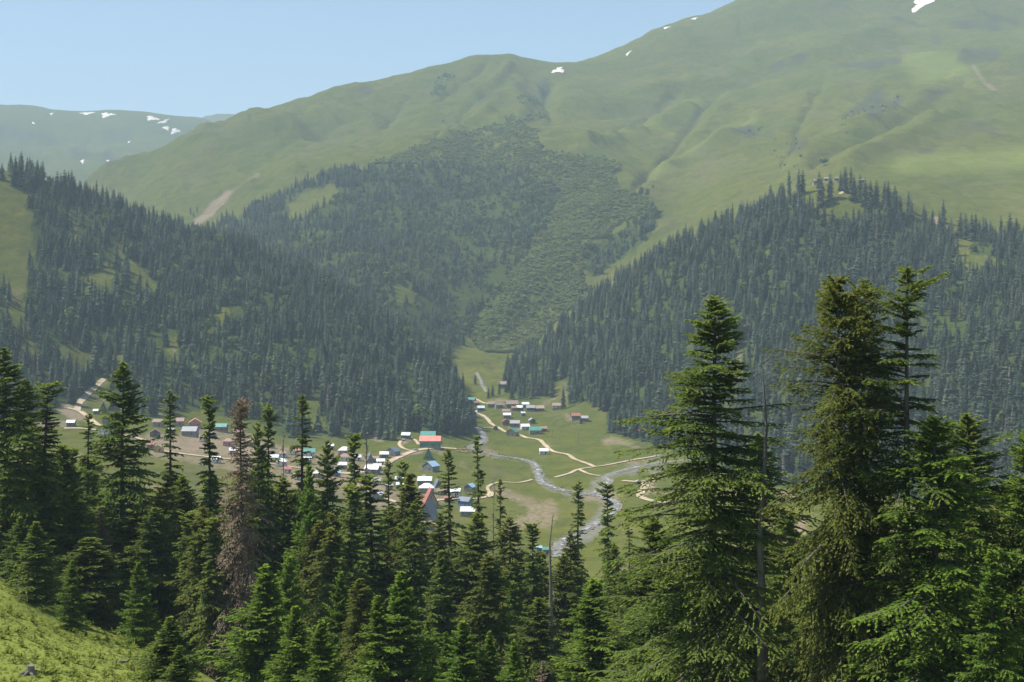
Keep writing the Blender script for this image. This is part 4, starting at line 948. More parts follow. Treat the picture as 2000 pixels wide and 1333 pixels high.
# ---------------------------------------------------------------- roads, river, snow: sheets laid on the ground
def paint(name, col, rough=0.6, metal=0.0, var=0.15, scale=1.5, spec=0.4, stripes=0.0):
    m, nt, out = new_mat(name); tc = N(nt, 'ShaderNodeTexCoord')
    t = N(nt, 'ShaderNodeTexNoise'); t.inputs['Scale'].default_value = scale; t.inputs['Detail'].default_value = 4; nt.links.new(tc.outputs['Object'], t.inputs['Vector'])
    lo = tuple(max(0, x * (1 - var * 1.5)) for x in col); hi = tuple(min(1, x * (1 + var)) for x in col)
    r = ramp(nt, [(0.3, lo), (0.7, hi)]); nt.links.new(t.outputs['Fac'], r.inputs[0])
    b = N(nt, 'ShaderNodeBsdfPrincipled'); b.inputs['Roughness'].default_value = rough; b.inputs['Metallic'].default_value = metal
    b.inputs['Specular IOR Level'].default_value = spec
    nt.links.new(r.outputs[0], b.inputs['Base Color']); nt.links.new(b.outputs[0], out.inputs[0])
    if stripes:
        wv = N(nt, 'ShaderNodeTexWave'); wv.inputs['Scale'].default_value = stripes; nt.links.new(tc.outputs['Object'], wv.inputs['Vector'])
        bp = N(nt, 'ShaderNodeBump'); bp.inputs['Strength'].default_value = 0.4; bp.inputs['Distance'].default_value = 0.04
        nt.links.new(wv.outputs['Fac'], bp.inputs['Height']); nt.links.new(bp.outputs[0], b.inputs['Normal'])
    return m
M_ROAD = paint('dirt_road', (0.42, 0.335, 0.225), 0.95, 0, 0.22, 0.12, 0.1)
M_GRAVEL = paint('river_gravel', (0.20, 0.18, 0.14), 0.95, 0, 0.3, 0.35, 0.1)
M_SNOW = paint('old_snow', (0.66, 0.60, 0.56), 0.8, 0, 0.16, 0.05, 0.2)
m_water, nt, out = new_mat('stream_water')
geo = N(nt, 'ShaderNodeNewGeometry'); t = N(nt, 'ShaderNodeTexNoise'); t.inputs['Scale'].default_value = 0.35; t.inputs['Detail'].default_value = 5; nt.links.new(geo.outputs['Position'], t.inputs['Vector'])
r = ramp(nt, [(0.54, (0.19, 0.195, 0.185)), (0.70, (0.68, 0.69, 0.68))]); nt.links.new(t.outputs['Fac'], r.inputs[0])
b = N(nt, 'ShaderNodeBsdfPrincipled'); b.inputs['Roughness'].default_value = 0.25; nt.links.new(r.outputs[0], b.inputs['Base Color']); nt.links.new(b.outputs[0], out.inputs[0])
bp = N(nt, 'ShaderNodeBump'); bp.inputs['Strength'].default_value = 0.6; bp.inputs['Distance'].default_value = 0.3; nt.links.new(t.outputs['Fac'], bp.inputs['Height']); nt.links.new(bp.outputs[0], b.inputs['Normal'])

def ribbon(name, pts, width, mat, lift=0.25, d0=650, d1=1850, wob=0.25, label=None, step=3.0, across=3):
    w3 = np.array([ground_at(px, py, d0, d1)[:2] for px, py in pts])
    # smooth curve through the points (Catmull-Rom)
    ext = np.concatenate([[2 * w3[0] - w3[1]], w3, [2 * w3[-1] - w3[-2]]]); cur = []
    for k in range(1, len(ext) - 2):
        m = max(2, int(np.linalg.norm(ext[k + 1] - ext[k]) / step)); tt = np.linspace(0, 1, m, endpoint=False)[:, None]
        a, b_, c_, d_ = ext[k - 1], ext[k], ext[k + 1], ext[k + 2]
        cur.append(0.5 * (2 * b_ + (c_ - a) * tt + (2 * a - 5 * b_ + 4 * c_ - d_) * tt ** 2 + (3 * b_ - a - 3 * c_ + d_) * tt ** 3))
    cur = np.concatenate(cur + [w3[-1:]]); tg = np.gradient(cur, axis=0); tg /= np.linalg.norm(tg, axis=1)[:, None] + 1e-9; nr = np.stack([-tg[:, 1], tg[:, 0]], 1)
    s_ = np.cumsum(np.r_[0, np.linalg.norm(np.diff(cur, axis=0), axis=1)])
    wl = width / 2 * (1 + wob * fbm(s_ / 14, s_ * 0 + 3, 3, 5)); wr = width / 2 * (1 + wob * fbm(s_ / 14, s_ * 0 + 9, 3, 6))
    ks = np.linspace(-1, 1, across); V = []
    for k in ks:
        q_ = cur + nr * (k * np.where(k < 0, wl, wr))[:, None]; V.append(np.c_[q_, height(q_[:, 0], q_[:, 1]) + lift])
    V = np.stack(V, 1); m = len(cur); i = (np.arange(m - 1)[:, None] * across + np.arange(across - 1)[None]).ravel()
    o = link(name, quads(name, V.reshape(-1, 3), np.stack([i, i + 1, i + 1 + across, i + across], 1), True), mat); o['kind'] = 'structure'
    if label: o['label'] = label
    return o
RIV = [(932,836),(942,848),(946,860),(936,868),(920,875),(928,881),(948,886),(976,892),(1008,896),(1032,902),(1046,910),(1050,920),(1053,932),(1060,944),(1073,950),(1092,957),(1120,962),(1144,966),(1172,970),(1202,984),(1198,1002),(1165,1024),(1132,1040),(1105,1054),(1090,1072),(1086,1090)]
ribbon('river_gravel', RIV, 7, M_GRAVEL, 0.22, wob=0.8, across=5)
ribbon('river', RIV, 3.4, m_water, 0.42, wob=0.7, across=5)
TRIB = [(1420,890),(1330,900),(1262,910),(1215,921),(1185,932),(1188,942),(1172,956),(1160,966)]
ribbon('stream_gravel', TRIB, 7, M_GRAVEL, 0.20, wob=0.8, across=5)
ribbon('stream', TRIB, 2.4, m_water, 0.40, wob=0.8)
ribbon('upper_river_gravel', [(930,728),(938,741),(944,756),(950,766)], 3.5, M_GRAVEL, 0.3, 1350, 1900, 0.8)
ribbon('upper_river', [(934,735),(939,743),(944,756)], 2.0, m_water, 0.5, 1350, 1900, 0.8)
for pts, w in (([(911,778),(906,788),(918,800),(932,808),(948,816),(960,829),(976,838),(988,845),(1010,849),(1028,856),(1052,860),(1066,872),(1080,883),(1108,889),(1120,897),(1136,903),(1148,907),(1162,913)], 3.6),
               ([(1084,934),(1112,926),(1130,918),(1162,913),(1200,907),(1245,898),(1290,890)], 3.2), ([(1130,918),(1150,927),(1172,931)], 2.6), ([(1216,940),(1240,942),(1262,941),(1290,932)], 4.0),
               ([(1262,941),(1258,955),(1250,970),(1275,980),(1310,984)], 5.5), ([(752,910),(768,899),(786,891),(806,883),(830,878),(862,876),(892,878)], 5.0), ([(806,883),(786,876),(780,868),(786,860),(800,856),(812,862),(818,870)], 2.8),
               ([(930,975),(946,973),(956,964),(952,954),(962,947),(980,943),(1012,944),(1040,938)], 2.4), ([(946,973),(960,970),(962,962)], 2.0), ([(118,796),(140,800),(158,806),(172,816),(186,828),(205,838)], 5.0),
               ([(150,803),(156,788),(170,772),(188,756),(206,738)], 5.0), ([(125,838),(160,838),(205,843),(250,852),(300,866)], 4.5), ([(930,837),(948,836),(966,836)], 1.6), ([(925,778),(950,789),(985,791),(1010,793)], 2.0),
               ([(300,880),(360,888),(430,896),(520,906),(600,918),(680,926),(740,915),(756,906)], 5.0), ([(700,960),(750,975),(800,988),(860,978),(930,975)], 3.6)):
    ribbon('dirt_road', pts, w, M_ROAD, 0.5, wob=0.35)
ribbon('mountain_track', [(1640,380),(1650,374),(1656,370)], 4, M_ROAD, 0.5, 1500, 1780)

def snow(px, py, wpx, hpx, d0, d1, label, tilt=0.0, seed=0):
    """a drift: an uneven patch following the slope, about half a metre thick in the middle"""
    r = random.Random(seed + int(px * 7)); x0, y0, z0 = ground_at(px, py, d0, d1); sx = wpx / F * y0 / 2
    xa, ya, za = ground_at(px, py - hpx / 2, d0, d1); xb, yb, zb = ground_at(px, py + hpx / 2, d0, d1)
    ct, st_ = math.cos(tilt), math.sin(tilt); V = []; f = []; nk = 30; rings = (0.0, 0.5, 1.0); edge = [0.72 + 0.30 * math.sin(3 * 6.283 * k / nk + seed + px) + 0.14 * math.sin(7 * 6.283 * k / nk + px * 2) + 0.22 * r.random() for k in range(nk)]
    for ri in rings:
        for k in range(nk):
            a = 2 * math.pi * k / nk; u, v = math.cos(a) * ri * edge[k], math.sin(a) * ri * edge[k]; uu = u * ct - v * st_ * hpx / wpx; vv = u * st_ * wpx / hpx + v * ct
            qx = px + uu * wpx / 2; qy = py - vv * hpx / 2
            g = ground_at(qx, qy, d0, d1); V.append((g[0], g[1], g[2] + (2.2 if ri < 1 else 0.6)))
    for ri in range(2):
        for k in range(nk): f.append((ri * nk + k, ri * nk + (k + 1) % nk, (ri + 1) * nk + (k + 1) % nk, (ri + 1) * nk + k))
    me = bpy.data.meshes.new('snow_patch'); me.from_pydata(V, [], f); me.update()
    return tag(link('snow_patch', me, M_SNOW), label, 'snow', 'old snow patches on the mountains')
for px, py, w, h, d0, d1, tl, lb in (
    (170,222,28,5,5000,7000,0.05,'broad snow patch just under the far left skyline, left of a pair'), (209,225,28,9,5000,7000,0.1,'thick snow patch under the far left skyline, below the small bump'),
    (297,232,26,9,5000,7000,-0.1,'snow patch at the upper left of the stepped snow row'), (320,238,26,6,5000,7000,0.35,'thin slanting snow patch, second of the stepped snow row'),
    (325,251,14,8,5000,7000,-0.2,'small round snow patch in the middle of the stepped snow row'), (342,257,20,11,5000,7000,0.2,'lowest and fullest snow patch of the stepped row'),
    (101,223,9,4,5000,7000,0.3,'tiny snow fleck under the skyline, leftmost of the row'), (161,316,7,9,4300,6000,-0.5,'small upright snow sliver low in the far left valley'),
    (211,315,8,4,4300,6000,-0.3,'small snow fleck above the left wooded crest'), (252,278,6,3,4800,6500,0.5,'faint snow fleck halfway down the far range'), (65,241,7,4,5000,7000,-0.4,'snow fleck on the far left slope'),
    (1091,138,26,11,3700,4350,0.15,'pinkish snow patch in the saddle of the main ridge'), (1227,105,16,4,3900,4350,0.75,'thin snow streak right of the saddle'), (1302,55,16,3,3900,4420,0.25,'long thin snow line near the ridge, lower one'),
    (1357,37,15,3,3900,4450,0.25,'thin snow line near the ridge, upper one'), (1800,8,50,22,3900,4400,0.5,'large bright snowfield at the top right edge')):
    snow(px, py, w, h, d0, d1, lb, tl)

# ---------------------------------------------------------------- houses
C_ = {'white': (0.72, 0.74, 0.76), 'pale': (0.55, 0.62, 0.68), 'blue': (0.30, 0.48, 0.64), 'teal': (0.06, 0.24, 0.20), 'green': (0.10, 0.20, 0.14), 'red': (0.36, 0.115, 0.085), 'salmon': (0.66, 0.22, 0.16), 'darkred': (0.20, 0.06, 0.06),
      'rust': (0.30, 0.18, 0.14), 'brown': (0.22, 0.155, 0.12), 'tan': (0.38, 0.27, 0.19), 'grey': (0.30, 0.30, 0.31), 'slate': (0.15, 0.18, 0.24), 'orange': (0.60, 0.26, 0.10)}
ROOFM = {k: paint('metal_roof_' + k, v, 0.42 if k in ('white', 'pale', 'blue', 'teal', 'slate') else 0.6, 0.0, 0.12, 0.4, 0.5, 2.2) for k, v in C_.items()}
WL = {'wood': (0.16, 0.125, 0.10), 'dark': (0.085, 0.075, 0.068), 'grey': (0.20, 0.20, 0.205), 'white': (0.66, 0.65, 0.62), 'green': (0.10, 0.24, 0.18), 'bluew': (0.12, 0.20, 0.36), 'redw': (0.26, 0.10, 0.08), 'yellow': (0.52, 0.36, 0.14), 'tan': (0.34, 0.25, 0.17), 'pink': (0.42, 0.26, 0.22)}
WALLM = {k: paint('plank_wall_' + k, v, 0.85, 0, 0.25, 1.2, 0.2, 1.3) for k, v in WL.items()}
M_PANE = paint('window_glass', (0.05, 0.06, 0.075), 0.1, 0, 0.1, 1, 0.8); M_DOOR = paint('plank_door', (0.10, 0.06, 0.04), 0.8); M_FRAME = paint('window_frame_paint', (0.6, 0.58, 0.54), 0.6)
M_STONE = paint('stone_footing', (0.26, 0.25, 0.235), 0.95, 0, 0.3, 2)
MCACHE = {}
def window(parent, x, y, z, w, h, ax):
    """a framed window set 4 cm proud of the wall; ax tells which side it faces"""
    def bx(mb, hw, hh, t0, t1):
        if ax == 'y-': return mb.box(x - hw, x + hw, y - t1, y - t0, z - hh, z + hh)
        if ax == 'x+': return mb.box(x + t0, x + t1, y - hw, y + hw, z - hh, z + hh)
        return mb.box(x - t1, x - t0, y - hw, y + hw, z - hh, z + hh)
    o = bx(MB(), w / 2 + .09, h / 2 + .09, -0.02, 0.05).build('window', M_FRAME, parent)
    bx(MB(), w / 2, h / 2, 0.052, 0.07).build('pane', M_PANE, o)
def house(px, py, wpx, typ, roof, wall, rz, label, ratio=1.2, wallh=2.6, rh=None, d0=650, d1=1850, name=None, cat='house', deep=None):
    x, y, z = ground_at(px, py, d0, d1); W = wpx / F * y; L = W; D = W / ratio if deep is None else deep
    root = empty(name or {'aframe': 'cabin', 'shed': 'shed'}.get(typ, 'house'), (x, y + D * 0.3, 0), math.radians(rz))
    # stand it on the lowest corner of its footprint
    cs = [(x + a * L / 2 * math.cos(math.radians(rz)) - b_ * D / 2 * math.sin(math.radians(rz)), y + D * 0.3 + a * L / 2 * math.sin(math.radians(rz)) + b_ * D / 2 * math.cos(math.radians(rz))) for a in (-1, 1) for b_ in (-1, 1)]
    hs = [float(height(a, b_)) for a, b_ in cs]; root.location.z = max(hs) + 0.05; dn = max(hs) - min(hs) + 0.6
    wm = WALLM[wall]; rm = ROOFM[roof]; l, d = L / 2, D / 2; o = 0.45
    MB().box(-l + .05, l - .05, -d + .05, d - .05, -dn, 0.25).build('footing', M_STONE, root)
    if typ in ('gable', 'gabley'):
        g = rh if rh else D * 0.32; gy = typ == 'gabley'
        a, b_ = (d, l) if not gy else (l, d)   # a: half span across the ridge, b_: half length along the ridge
        if gy: g = rh if rh else L * 0.32
        def P(u, v, zz): return (v, u, zz) if not gy else (u, v, zz)
        V = [P(-a, -b_, 0.2), P(a, -b_, 0.2), P(a, b_, 0.2), P(-a, b_, 0.2), P(-a, -b_, wallh), P(a, -b_, wallh), P(a, b_, wallh), P(-a, b_, wallh), P(0, -b_, wallh + g), P(0, b_, wallh + g)]
        MB().add(V, [(0, 1, 5, 8, 4), (2, 3, 7, 9, 6), (1, 2, 6, 5), (3, 0, 4, 7), (0, 3, 2, 1), (4, 8, 9, 7), (5, 6, 9, 8)]).build('wall', wm, root)
        sl = g / a
        for sgn in (-1, 1):
            e = a + o; ze = wallh - sl * o + 0.06; zr = wallh + g + 0.06; t = 0.14; bo = b_ + o
            MB().add([P(sgn * e, -bo, ze), P(sgn * e, bo, ze), P(0, bo, zr), P(0, -bo, zr), P(sgn * e, -bo, ze + t), P(sgn * e, bo, ze + t), P(0, bo, zr + t), P(0, -bo, zr + t)],
                     [(0, 1, 2, 3), (4, 7, 6, 5), (0, 4, 5, 1), (1, 5, 6, 2), (3, 2, 6, 7), (0, 3, 7, 4)]).build('roof_slope', rm, root)
    elif typ == 'shed':
        V = [(-l, -d, .2), (l, -d, .2), (l, d, .2), (-l, d, .2), (-l, -d, wallh), (l, -d, wallh), (l, d, wallh + D * .22), (-l, d, wallh + D * .22)]
        MB().add(V, [(0, 3, 2, 1), (4, 5, 6, 7), (0, 1, 5, 4), (1, 2, 6, 5), (2, 3, 7, 6), (3, 0, 4, 7)]).build('wall', wm, root)
        s_ = .22; z0 = wallh - s_ * o + .05; z1 = wallh + D * .22 + s_ * o + .05; a, b_ = l + o, d + o
        MB().add([(-a, -b_, z0), (a, -b_, z0), (a, b_, z1), (-a, b_, z1), (-a, -b_, z0 + .13), (a, -b_, z0 + .13), (a, b_, z1 + .13), (-a, b_, z1 + .13)],
                 [(0, 3, 2, 1), (4, 5, 6, 7), (0, 1, 5, 4), (1, 2, 6, 5), (2, 3, 7, 6), (3, 0, 4, 7)]).build('roof', rm, root)
    elif typ == 'hip':
        MB().box(-l, l, -d, d, 0.2, wallh).build('wall', wm, root)
        g = rh if rh else D * 0.35; k = l * 0.35; a, b_ = l + o, d + o; z0 = wallh + .02
        MB().add([(-a, -b_, z0), (a, -b_, z0), (a, b_, z0), (-a, b_, z0), (-k, 0, z0 + g), (k, 0, z0 + g)], [(0, 3, 2, 1), (0, 1, 5, 4), (2, 3, 4, 5), (1, 2, 5), (3, 0, 4)]).build('roof', rm, root)
    elif typ == 'aframe':
        h = rh if rh else L * 1.05
        MB().add([(-l * .94, -d, .2), (l * .94, -d, .2), (l * .94, d, .2), (-l * .94, d, .2), (0, -d, h * .95), (0, d, h * .95)], [(0, 1, 4), (2, 3, 5), (0, 3, 2, 1), (1, 2, 5, 4), (3, 0, 4, 5)]).build('wall', wm, root)
        for sgn in (-1, 1):
            bo = d + .5; t = .16
            MB().add([(sgn * (l + .1), -bo, .1), (sgn * (l + .1), bo, .1), (0, bo, h), (0, -bo, h), (sgn * (l + .1 + t), -bo, .1), (sgn * (l + .1 + t), bo, .1), (0, bo, h + t * 1.6), (0, -bo, h + t * 1.6)],
                     [(0, 1, 2, 3), (4, 7, 6, 5), (0, 4, 5, 1), (1, 5, 6, 2), (3, 2, 6, 7), (0, 3, 7, 4)]).build('roof_slope', rm, root)
    # openings on the side that looks down the valley and on both ends
    if typ == 'aframe':
        MB().box(-.5, .5, -d - .06, -d + .02, .2, 2.2).build('door', M_DOOR, root); window(root, 0, -d, (rh or L * 1.05) * .55, 1.0, 1.1, 'y-')
    else:
        dx = L * 0.18; MB().box(dx - .5, dx + .5, -d - .06, -d + .02, .2, 2.15).build('door', M_DOOR, root)
        for wx in ([-0.28, 0.36] if L < 9 else [-0.36, -0.1, 0.38]): window(root, wx * L, -d, wallh * .6, .9, 1.0, 'y-')
        window(root, l, 0, wallh * .6, .9, 1.0, 'x+'); window(root, -l, 0, wallh * .6, .9, 1.0, 'x-')
        if wallh > 4:
            for wx in (-0.3, 0, 0.3): window(root, wx * L, -d, wallh * .85, .9, .8, 'y-')
    tag(root, label, cat, 'village houses'); return root
HOUSES = [
 # upper hamlet
 (919,791,17,'gable','teal','dark',-12,'low cabin with teal roof at the top of the dirt road'), (929,793,12,'gable','rust','wood',20,'small hut with rusty roof beside the teal cabin'),
 (939,804,13,'gable','pale','dark',10,'dark hut with pale metal roof right of the dirt road'), (923,815,15,'gable','pale','white',5,'white house with pale blue roof at the road bend'),
 (904,802,10,'gable','grey','wood',15,'grey hut half hidden by spruces left of the dirt road'), (896,787,9,'gable','white','wood',-10,'small white roof peeping over the spruces, far left of the hamlet'),
 (1000,798,23,'gable','brown','dark',4,'long barn with brown roof, left end of the barn row'), (1004,803,10,'gable','rust','wood',10,'tiny hut in front of the long brown barn'),
 (1015,803,12,'gable','white','wood',-15,'small hut with white roof in front of the barn row'), (1026,797,13,'gable','white','dark',8,'tall hut with bright white roof in the middle of the barn row'),
 (1036,804,16,'gable','grey','dark',6,'dark barn with grey-white roof right of the white-roofed hut'), (1053,804,17,'gable','tan','dark',12,'dark barn with tan roof, right end of the barn row'),
 (1088,801,16,'gable','rust','white',-8,'long white-walled house with rusty roof at the forest edge'), (961,797,14,'gable','brown','wood',-5,'low brown stone hut above the pasture'), (974,798,14,'gable','brown','grey',18,'low grey-brown hut next to the stone hut'),
 (988,810,14,'gable','rust','tan',5,'pinkish rusty-roofed house behind the bright white roof'), (990,818,14,'gable','white','wood',5,'bright white-roofed house in the middle of the hamlet'), (1021,813,8,'gable','white','wood',25,'tiny lone shed with white gable'),
 (988,831,15,'gabley','darkred','redw',10,'dark red gabled cabin above the road'), (1006,835,18,'gable','grey','wood',-6,'low grey-green shed beside the dark red cabin'), (1039,828,12,'gabley','grey','wood',15,'small grey gabled hut alone on the pasture'),
 (1025,840,16,'gable','white','white',14,'white-roofed cottage left of the large teal house'), (1045,849,22,'gable','teal','tan',4,'large house with long teal roof'), (1001,852,20,'gabley','teal','tan',-22,'house with teal gable at the road side'),
 (1061,844,13,'gable','rust','redw',6,'red-brown hut attached right of the large teal house'), (1124,821,17,'gable','red','wood',10,'hut with bright red-orange roof by the oval pen'), (1142,825,14,'gable','grey','wood',-10,'grey hut right of the red-orange roof'),
 (1062,888,16,'gable','white','white',3,'white boxy house standing alone on the meadow'), (984,759,19,'gable','brown','dark',-10,'dark brown chalet in the trees above the hamlet'), (968,841,8,'gabley','rust','redw',0,'tiny red-brown hut at the road bend'),
 (1250,850,16,'gable','red','pink',5,'house with dull red roof beside the huge right fir'),
 # village
 (793,858,16,'gable','white','dark',-8,'dark house with bright white roof at the forest foot'), (836,862,28,'gable','teal','tan',0,'teal-roofed hall behind the red-roofed green hall'), (840,876,40,'hall','salmon','green',0,''),
 (836,898,18,'aframe','green','green',0,'tall green cabin with steep roof on the meadow'), (841,921,26,'gabley','blue','grey',-35,'grey house with sky blue roof alone on the meadow'), (767,891,22,'gabley','slate','grey',-30,'dark grey gabled house at the end of the road'),
 (750,895,16,'gable','white','wood',5,'white-roofed cabin next to the dark grey gabled house'), (722,904,16,'aframe','slate','grey',15,'slate steep-roofed cabin left of the pink wall'), (733,903,12,'gable','rust','pink',5,'pink-walled hut between the slate cabin and the white roof'),
 (743,909,15,'gable','white','white',8,'low white roof below the white-roofed cabin'), (737,919,15,'gable','pale','grey',-5,'pale blue roof just above the wide white hall'), (734,853,8,'gabley','tan','pink',0,'small pale pink cabin on the slope under the trees'),
 (672,889,22,'hip','white','pink',0,'white pyramid-roofed house with pink walls'), (673,902,20,'hip','rust','white',5,'house with white walls and pinkish hipped roof below the pyramid roof'), (727,927,26,'gable','white','wood',-10,'wide white hall beside the bare dead fir'),
 (780,944,15,'gable','pale','grey',0,'house with light blue roof behind the round-topped fir'), (781,955,13,'gable','white','white',0,'white roof just below the light blue one'), (830,943,17,'gabley','slate','wood',25,'slate gabled house behind the white pyramid roof'),
 (829,949,26,'shed','white','wood',0,'long low flat white-edged roof'), (833,964,28,'hip','white','grey',0,'large bright white pyramid roof in the village'), (854,953,14,'aframe','slate','dark',20,'slate blue pointed cabin right of the pyramid roof'),
 (864,968,17,'gable','brown','wood',0,'brown wooden house behind the gappy fir'), (840,992,32,'aframe','red','tan',10,'big red steep-roofed cabin in the village'), (836,1018,34,'aframe','slate','grey',-15,'big slate steep-roofed cabin below the red one'),
 (839,1036,19,'gable','tan','bluew',5,'blue-walled house with beige roof at the bottom of the village'), (888,972,22,'gable','white','white',-10,'white-roofed house behind the gappy fir'), (909,990,24,'gable','slate','bluew',-30,'blue-walled house with slate roof near the slender fir'),
 (914,1010,27,'gable','pale','grey',-5,'large grey-blue roof at the lower right end of the village'), (918,962,18,'gabley','blue','wood',-30,'pale blue roofed cabin at the right end of the village'), (874,982,12,'gable','red','redw',0,'small red hut squeezed beside the big red cabin'),
 (737,978,20,'gabley','white','grey',-20,'white tunnel-like roof behind the bare dead fir'), (735,947,17,'gable','grey','dark',0,'dark shed below the wide white hall'), (697,901,14,'gable','white','white',10,'white house right of the pyramid roof'),
 # left end
 (200,808,18,'aframe','slate','dark',12,'tall slate steep-roofed cabin at the left clearing'), (221,804,17,'aframe','darkred','dark',-10,'dark steep-roofed cabin right of the tall slate one'), (187,810,9,'gable','white','wood',0,'small white-roofed shed left of the tall slate cabin'),
 (211,830,20,'gabley','grey','grey',-12,'grey gabled house below the steep-roofed cabins'), (138,834,15,'gable','white','dark',0,'dark house with white roof at the far left road'), (205,850,22,'gabley','slate','white',-20,'slate and white house left of the tallest left fir'),
 (380,836,23,'gabley','salmon','orange_',10,'house with large orange-red roof at the left hill foot'), (432,844,21,'gable','teal','redw',-4,'red-walled house with teal roof at the left hill foot'), (308,834,18,'gable','brown','pink',0,'brown-roofed house left of the orange-red one'),
 (302,855,19,'gabley','brown','dark',10,'dark gabled house below the brown roof'), (325,861,11,'gabley','white','white',0,'little white gabled hut beside the scraggly fir'), (348,833,20,'gable','rust','pink',5,'pinkish house between the brown and the orange-red roofs'),
 (294,877,13,'gable','red','wood',0,'hut with red roof beside the yellow timber house'), (309,884,17,'gabley','tan','yellow',0,'yellow timber house at the left village street'), (370,853,28,'gable','grey','grey',-3,'long grey roof below the orange-red house'),
 (466,853,19,'gable','rust','grey',6,'grey house with rusty roof behind the brown dead fir'), (422,905,15,'gable','white','white',0,'white roof showing through the hanging branches of a fir'), (574,889,21,'hip','salmon','white',0,'white house with orange hipped roof left of centre'),
 (604,893,21,'gable','teal','white',5,'house with blue-teal roof right of the orange one'), (552,894,15,'hip','rust','white',0,'small house with pinkish roof left of the orange one'), (550,912,19,'hip','white','white',0,'house with white hipped roof below the pinkish one'),
 (600,906,15,'gable','white','grey',0,'white-roofed house below the blue-teal roof'), (658,932,13,'gable','blue','grey',0,'blue-roofed hut right of the ragged fir'), (580,938,12,'gable','salmon','white',0,'hut with orange and white walls low among the firs'), (646,879,11,'gable','white','white',0,'small white house near the hill foot in the middle'),
 (1067,1084,13,'gable','teal','bluew',0,'teal roof just behind the top of the grey snag'), (1053,1080,9,'gable','blue','bluew',0,'small blue roof left of the grey snag'),
]
HOUSES += [(333,850,13,'gable','grey','wood',8,'small grey hut right of the brown roofs at the left hill foot'), (398,864,17,'gable','rust','white',-6,'white-walled rusty-roofed house below the long grey roof'), (416,856,12,'gabley','grey','dark',10,'dark hut left of the red-walled teal-roofed house'),
           (445,872,18,'hip','rust','pink',0,'pinkish hip-roofed house behind the left branches of the brown dead fir'), (456,888,15,'gable','white','grey',5,'pale roof behind the bare stem of the brown dead fir'), (492,872,16,'gable','brown','wood',-8,'brown house right of the brown dead fir'),
           (508,888,14,'gable','grey','white',4,'grey-roofed white cottage right of the brown dead fir'), (528,876,15,'hip','rust','tan',0,'tan hip-roofed house left of the thin bare grey stem'), (536,902,16,'gable','pale','white',-5,'pale-roofed house left of the white hipped one'),
           (626,908,15,'gable','rust','white',6,'rusty-roofed white house behind the ragged fir'), (642,922,14,'gabley','slate','grey',-15,'slate gabled hut left of the blue-roofed hut'), (668,917,17,'gable','white','wood',3,'long white roof below the pink-walled pyramid house'),
           (693,930,15,'gable','brown','dark',-8,'dark brown shed behind the mushroom-topped fir'), (712,940,14,'gable','pale','wood',10,'pale roof left of the dark shed by the dead fir'), (620,934,16,'hip','white','tan',0,'cream house with white hipped roof low among the firs'),
           (700,962,17,'gable','rust','pink',-4,'rusty-roofed house above the tunnel-like white roof'), (760,958,13,'gable','grey','dark',8,'small dark hut left of the lower white roof'), (800,972,16,'gable','white','grey',-6,'white roof left of the big red cabin'), (562,925,14,'gable','red','white',5,'small red roof below the white hipped house')]
HOUSES += [(1594,358,11,'gable','brown','wood',5,'leftmost hut on the grassy hilltop on the right'), (1614,354,8,'gable','tan','wood',0,'hut with tan roof on the hilltop between two spruces'), (1634,354,8,'gable','brown','wood',0,'third hut on the grassy hilltop'), (1684,358,9,'gable','brown','wood',-5,'rightmost hut on the grassy hilltop'),
           (1476,744,9,'gable','tan','tan',0,'lone tan hut in the forest left of the bare snag'), (1936,1035,46,'gable','slate','grey',-10,'grey-blue shed seen between firs at the right edge')]
WALLM['orange_'] = WALLM['pink']
for hrow in HOUSES:
    px, py, w, typ, rf, wl, rz, lb = hrow
    kw = {}
    if py < 400: kw = dict(d0=1500, d1=1790)
    if px == 1476: kw = dict(d0=900, d1=1600)
    if typ == 'hall':
        root = house(px, py, w, 'gable', 'salmon', 'green', 0, 'large green-walled hall with bright red roof at the forest foot', ratio=1.5, wallh=4.6, rh=3.4, **kw)
    elif typ == 'aframe': house(px, py, w, typ, rf, wl, rz, lb, ratio=0.9, **kw)
    else: house(px, py, w, typ, rf, wl, rz, lb, wallh=2.7 if w < 18 else 3.2, **kw)

# ---------------------------------------------------------------- fences, poles, cars, footbridge, timber, boulders
M_POST = paint('grey_fence_wood', (0.17, 0.15, 0.13), 0.9, 0, 0.2, 3, 0.2)
post_me = MB().box(-.09, .09, -.09, .09, -.4, 1.35).mesh('post'); post_me.materials.append(M_POST)
def fence(pts, label, step=4.0, rails=(0.45, 1.0)):
    w3 = [ground_at(px, py)[:2] for px, py in pts]; root = empty('fence', (w3[0][0], w3[0][1], float(height(*w3[0])))); P0 = mathutils.Vector(root.location); q_ = []
    for (x0, y0), (x1, y1) in zip(w3[:-1], w3[1:]):
        m = max(1, round(math.hypot(x1 - x0, y1 - y0) / step))
        q_ += [(x0 + (x1 - x0) * k / m, y0 + (y1 - y0) * k / m) for k in range(m)]
    q_.append(w3[-1]); g = [mathutils.Vector((a, b_, float(height(a, b_)))) - P0 for a, b_ in q_]
    for p in g:
        o = link('post', post_me, None, root); o.location = p
    for zr in rails:
        for p, n_ in zip(g[:-1], g[1:]):
            MB().tube(p + mathutils.Vector((0, -.1, zr)), n_ + mathutils.Vector((0, -.1, zr)), .07, .07, 4).build('rail', M_POST, root)
    tag(root, label, 'fence')
fence([(1080,831),(1086,823),(1098,819),(1116,819),(1122,824),(1116,829),(1100,834),(1086,834),(1080,831)], 'oval wooden pen fence beside the red-orange hut')
fence([(948,813),(965,814),(985,812)], 'short wooden fence across the pasture left of the bright white roof')
fence([(1198,879),(1222,874),(1246,868)], 'wooden fence across the meadow left of the huge fir')
fence([(1050,857),(1078,854),(1100,857)], 'wooden fence running right from the large teal house')
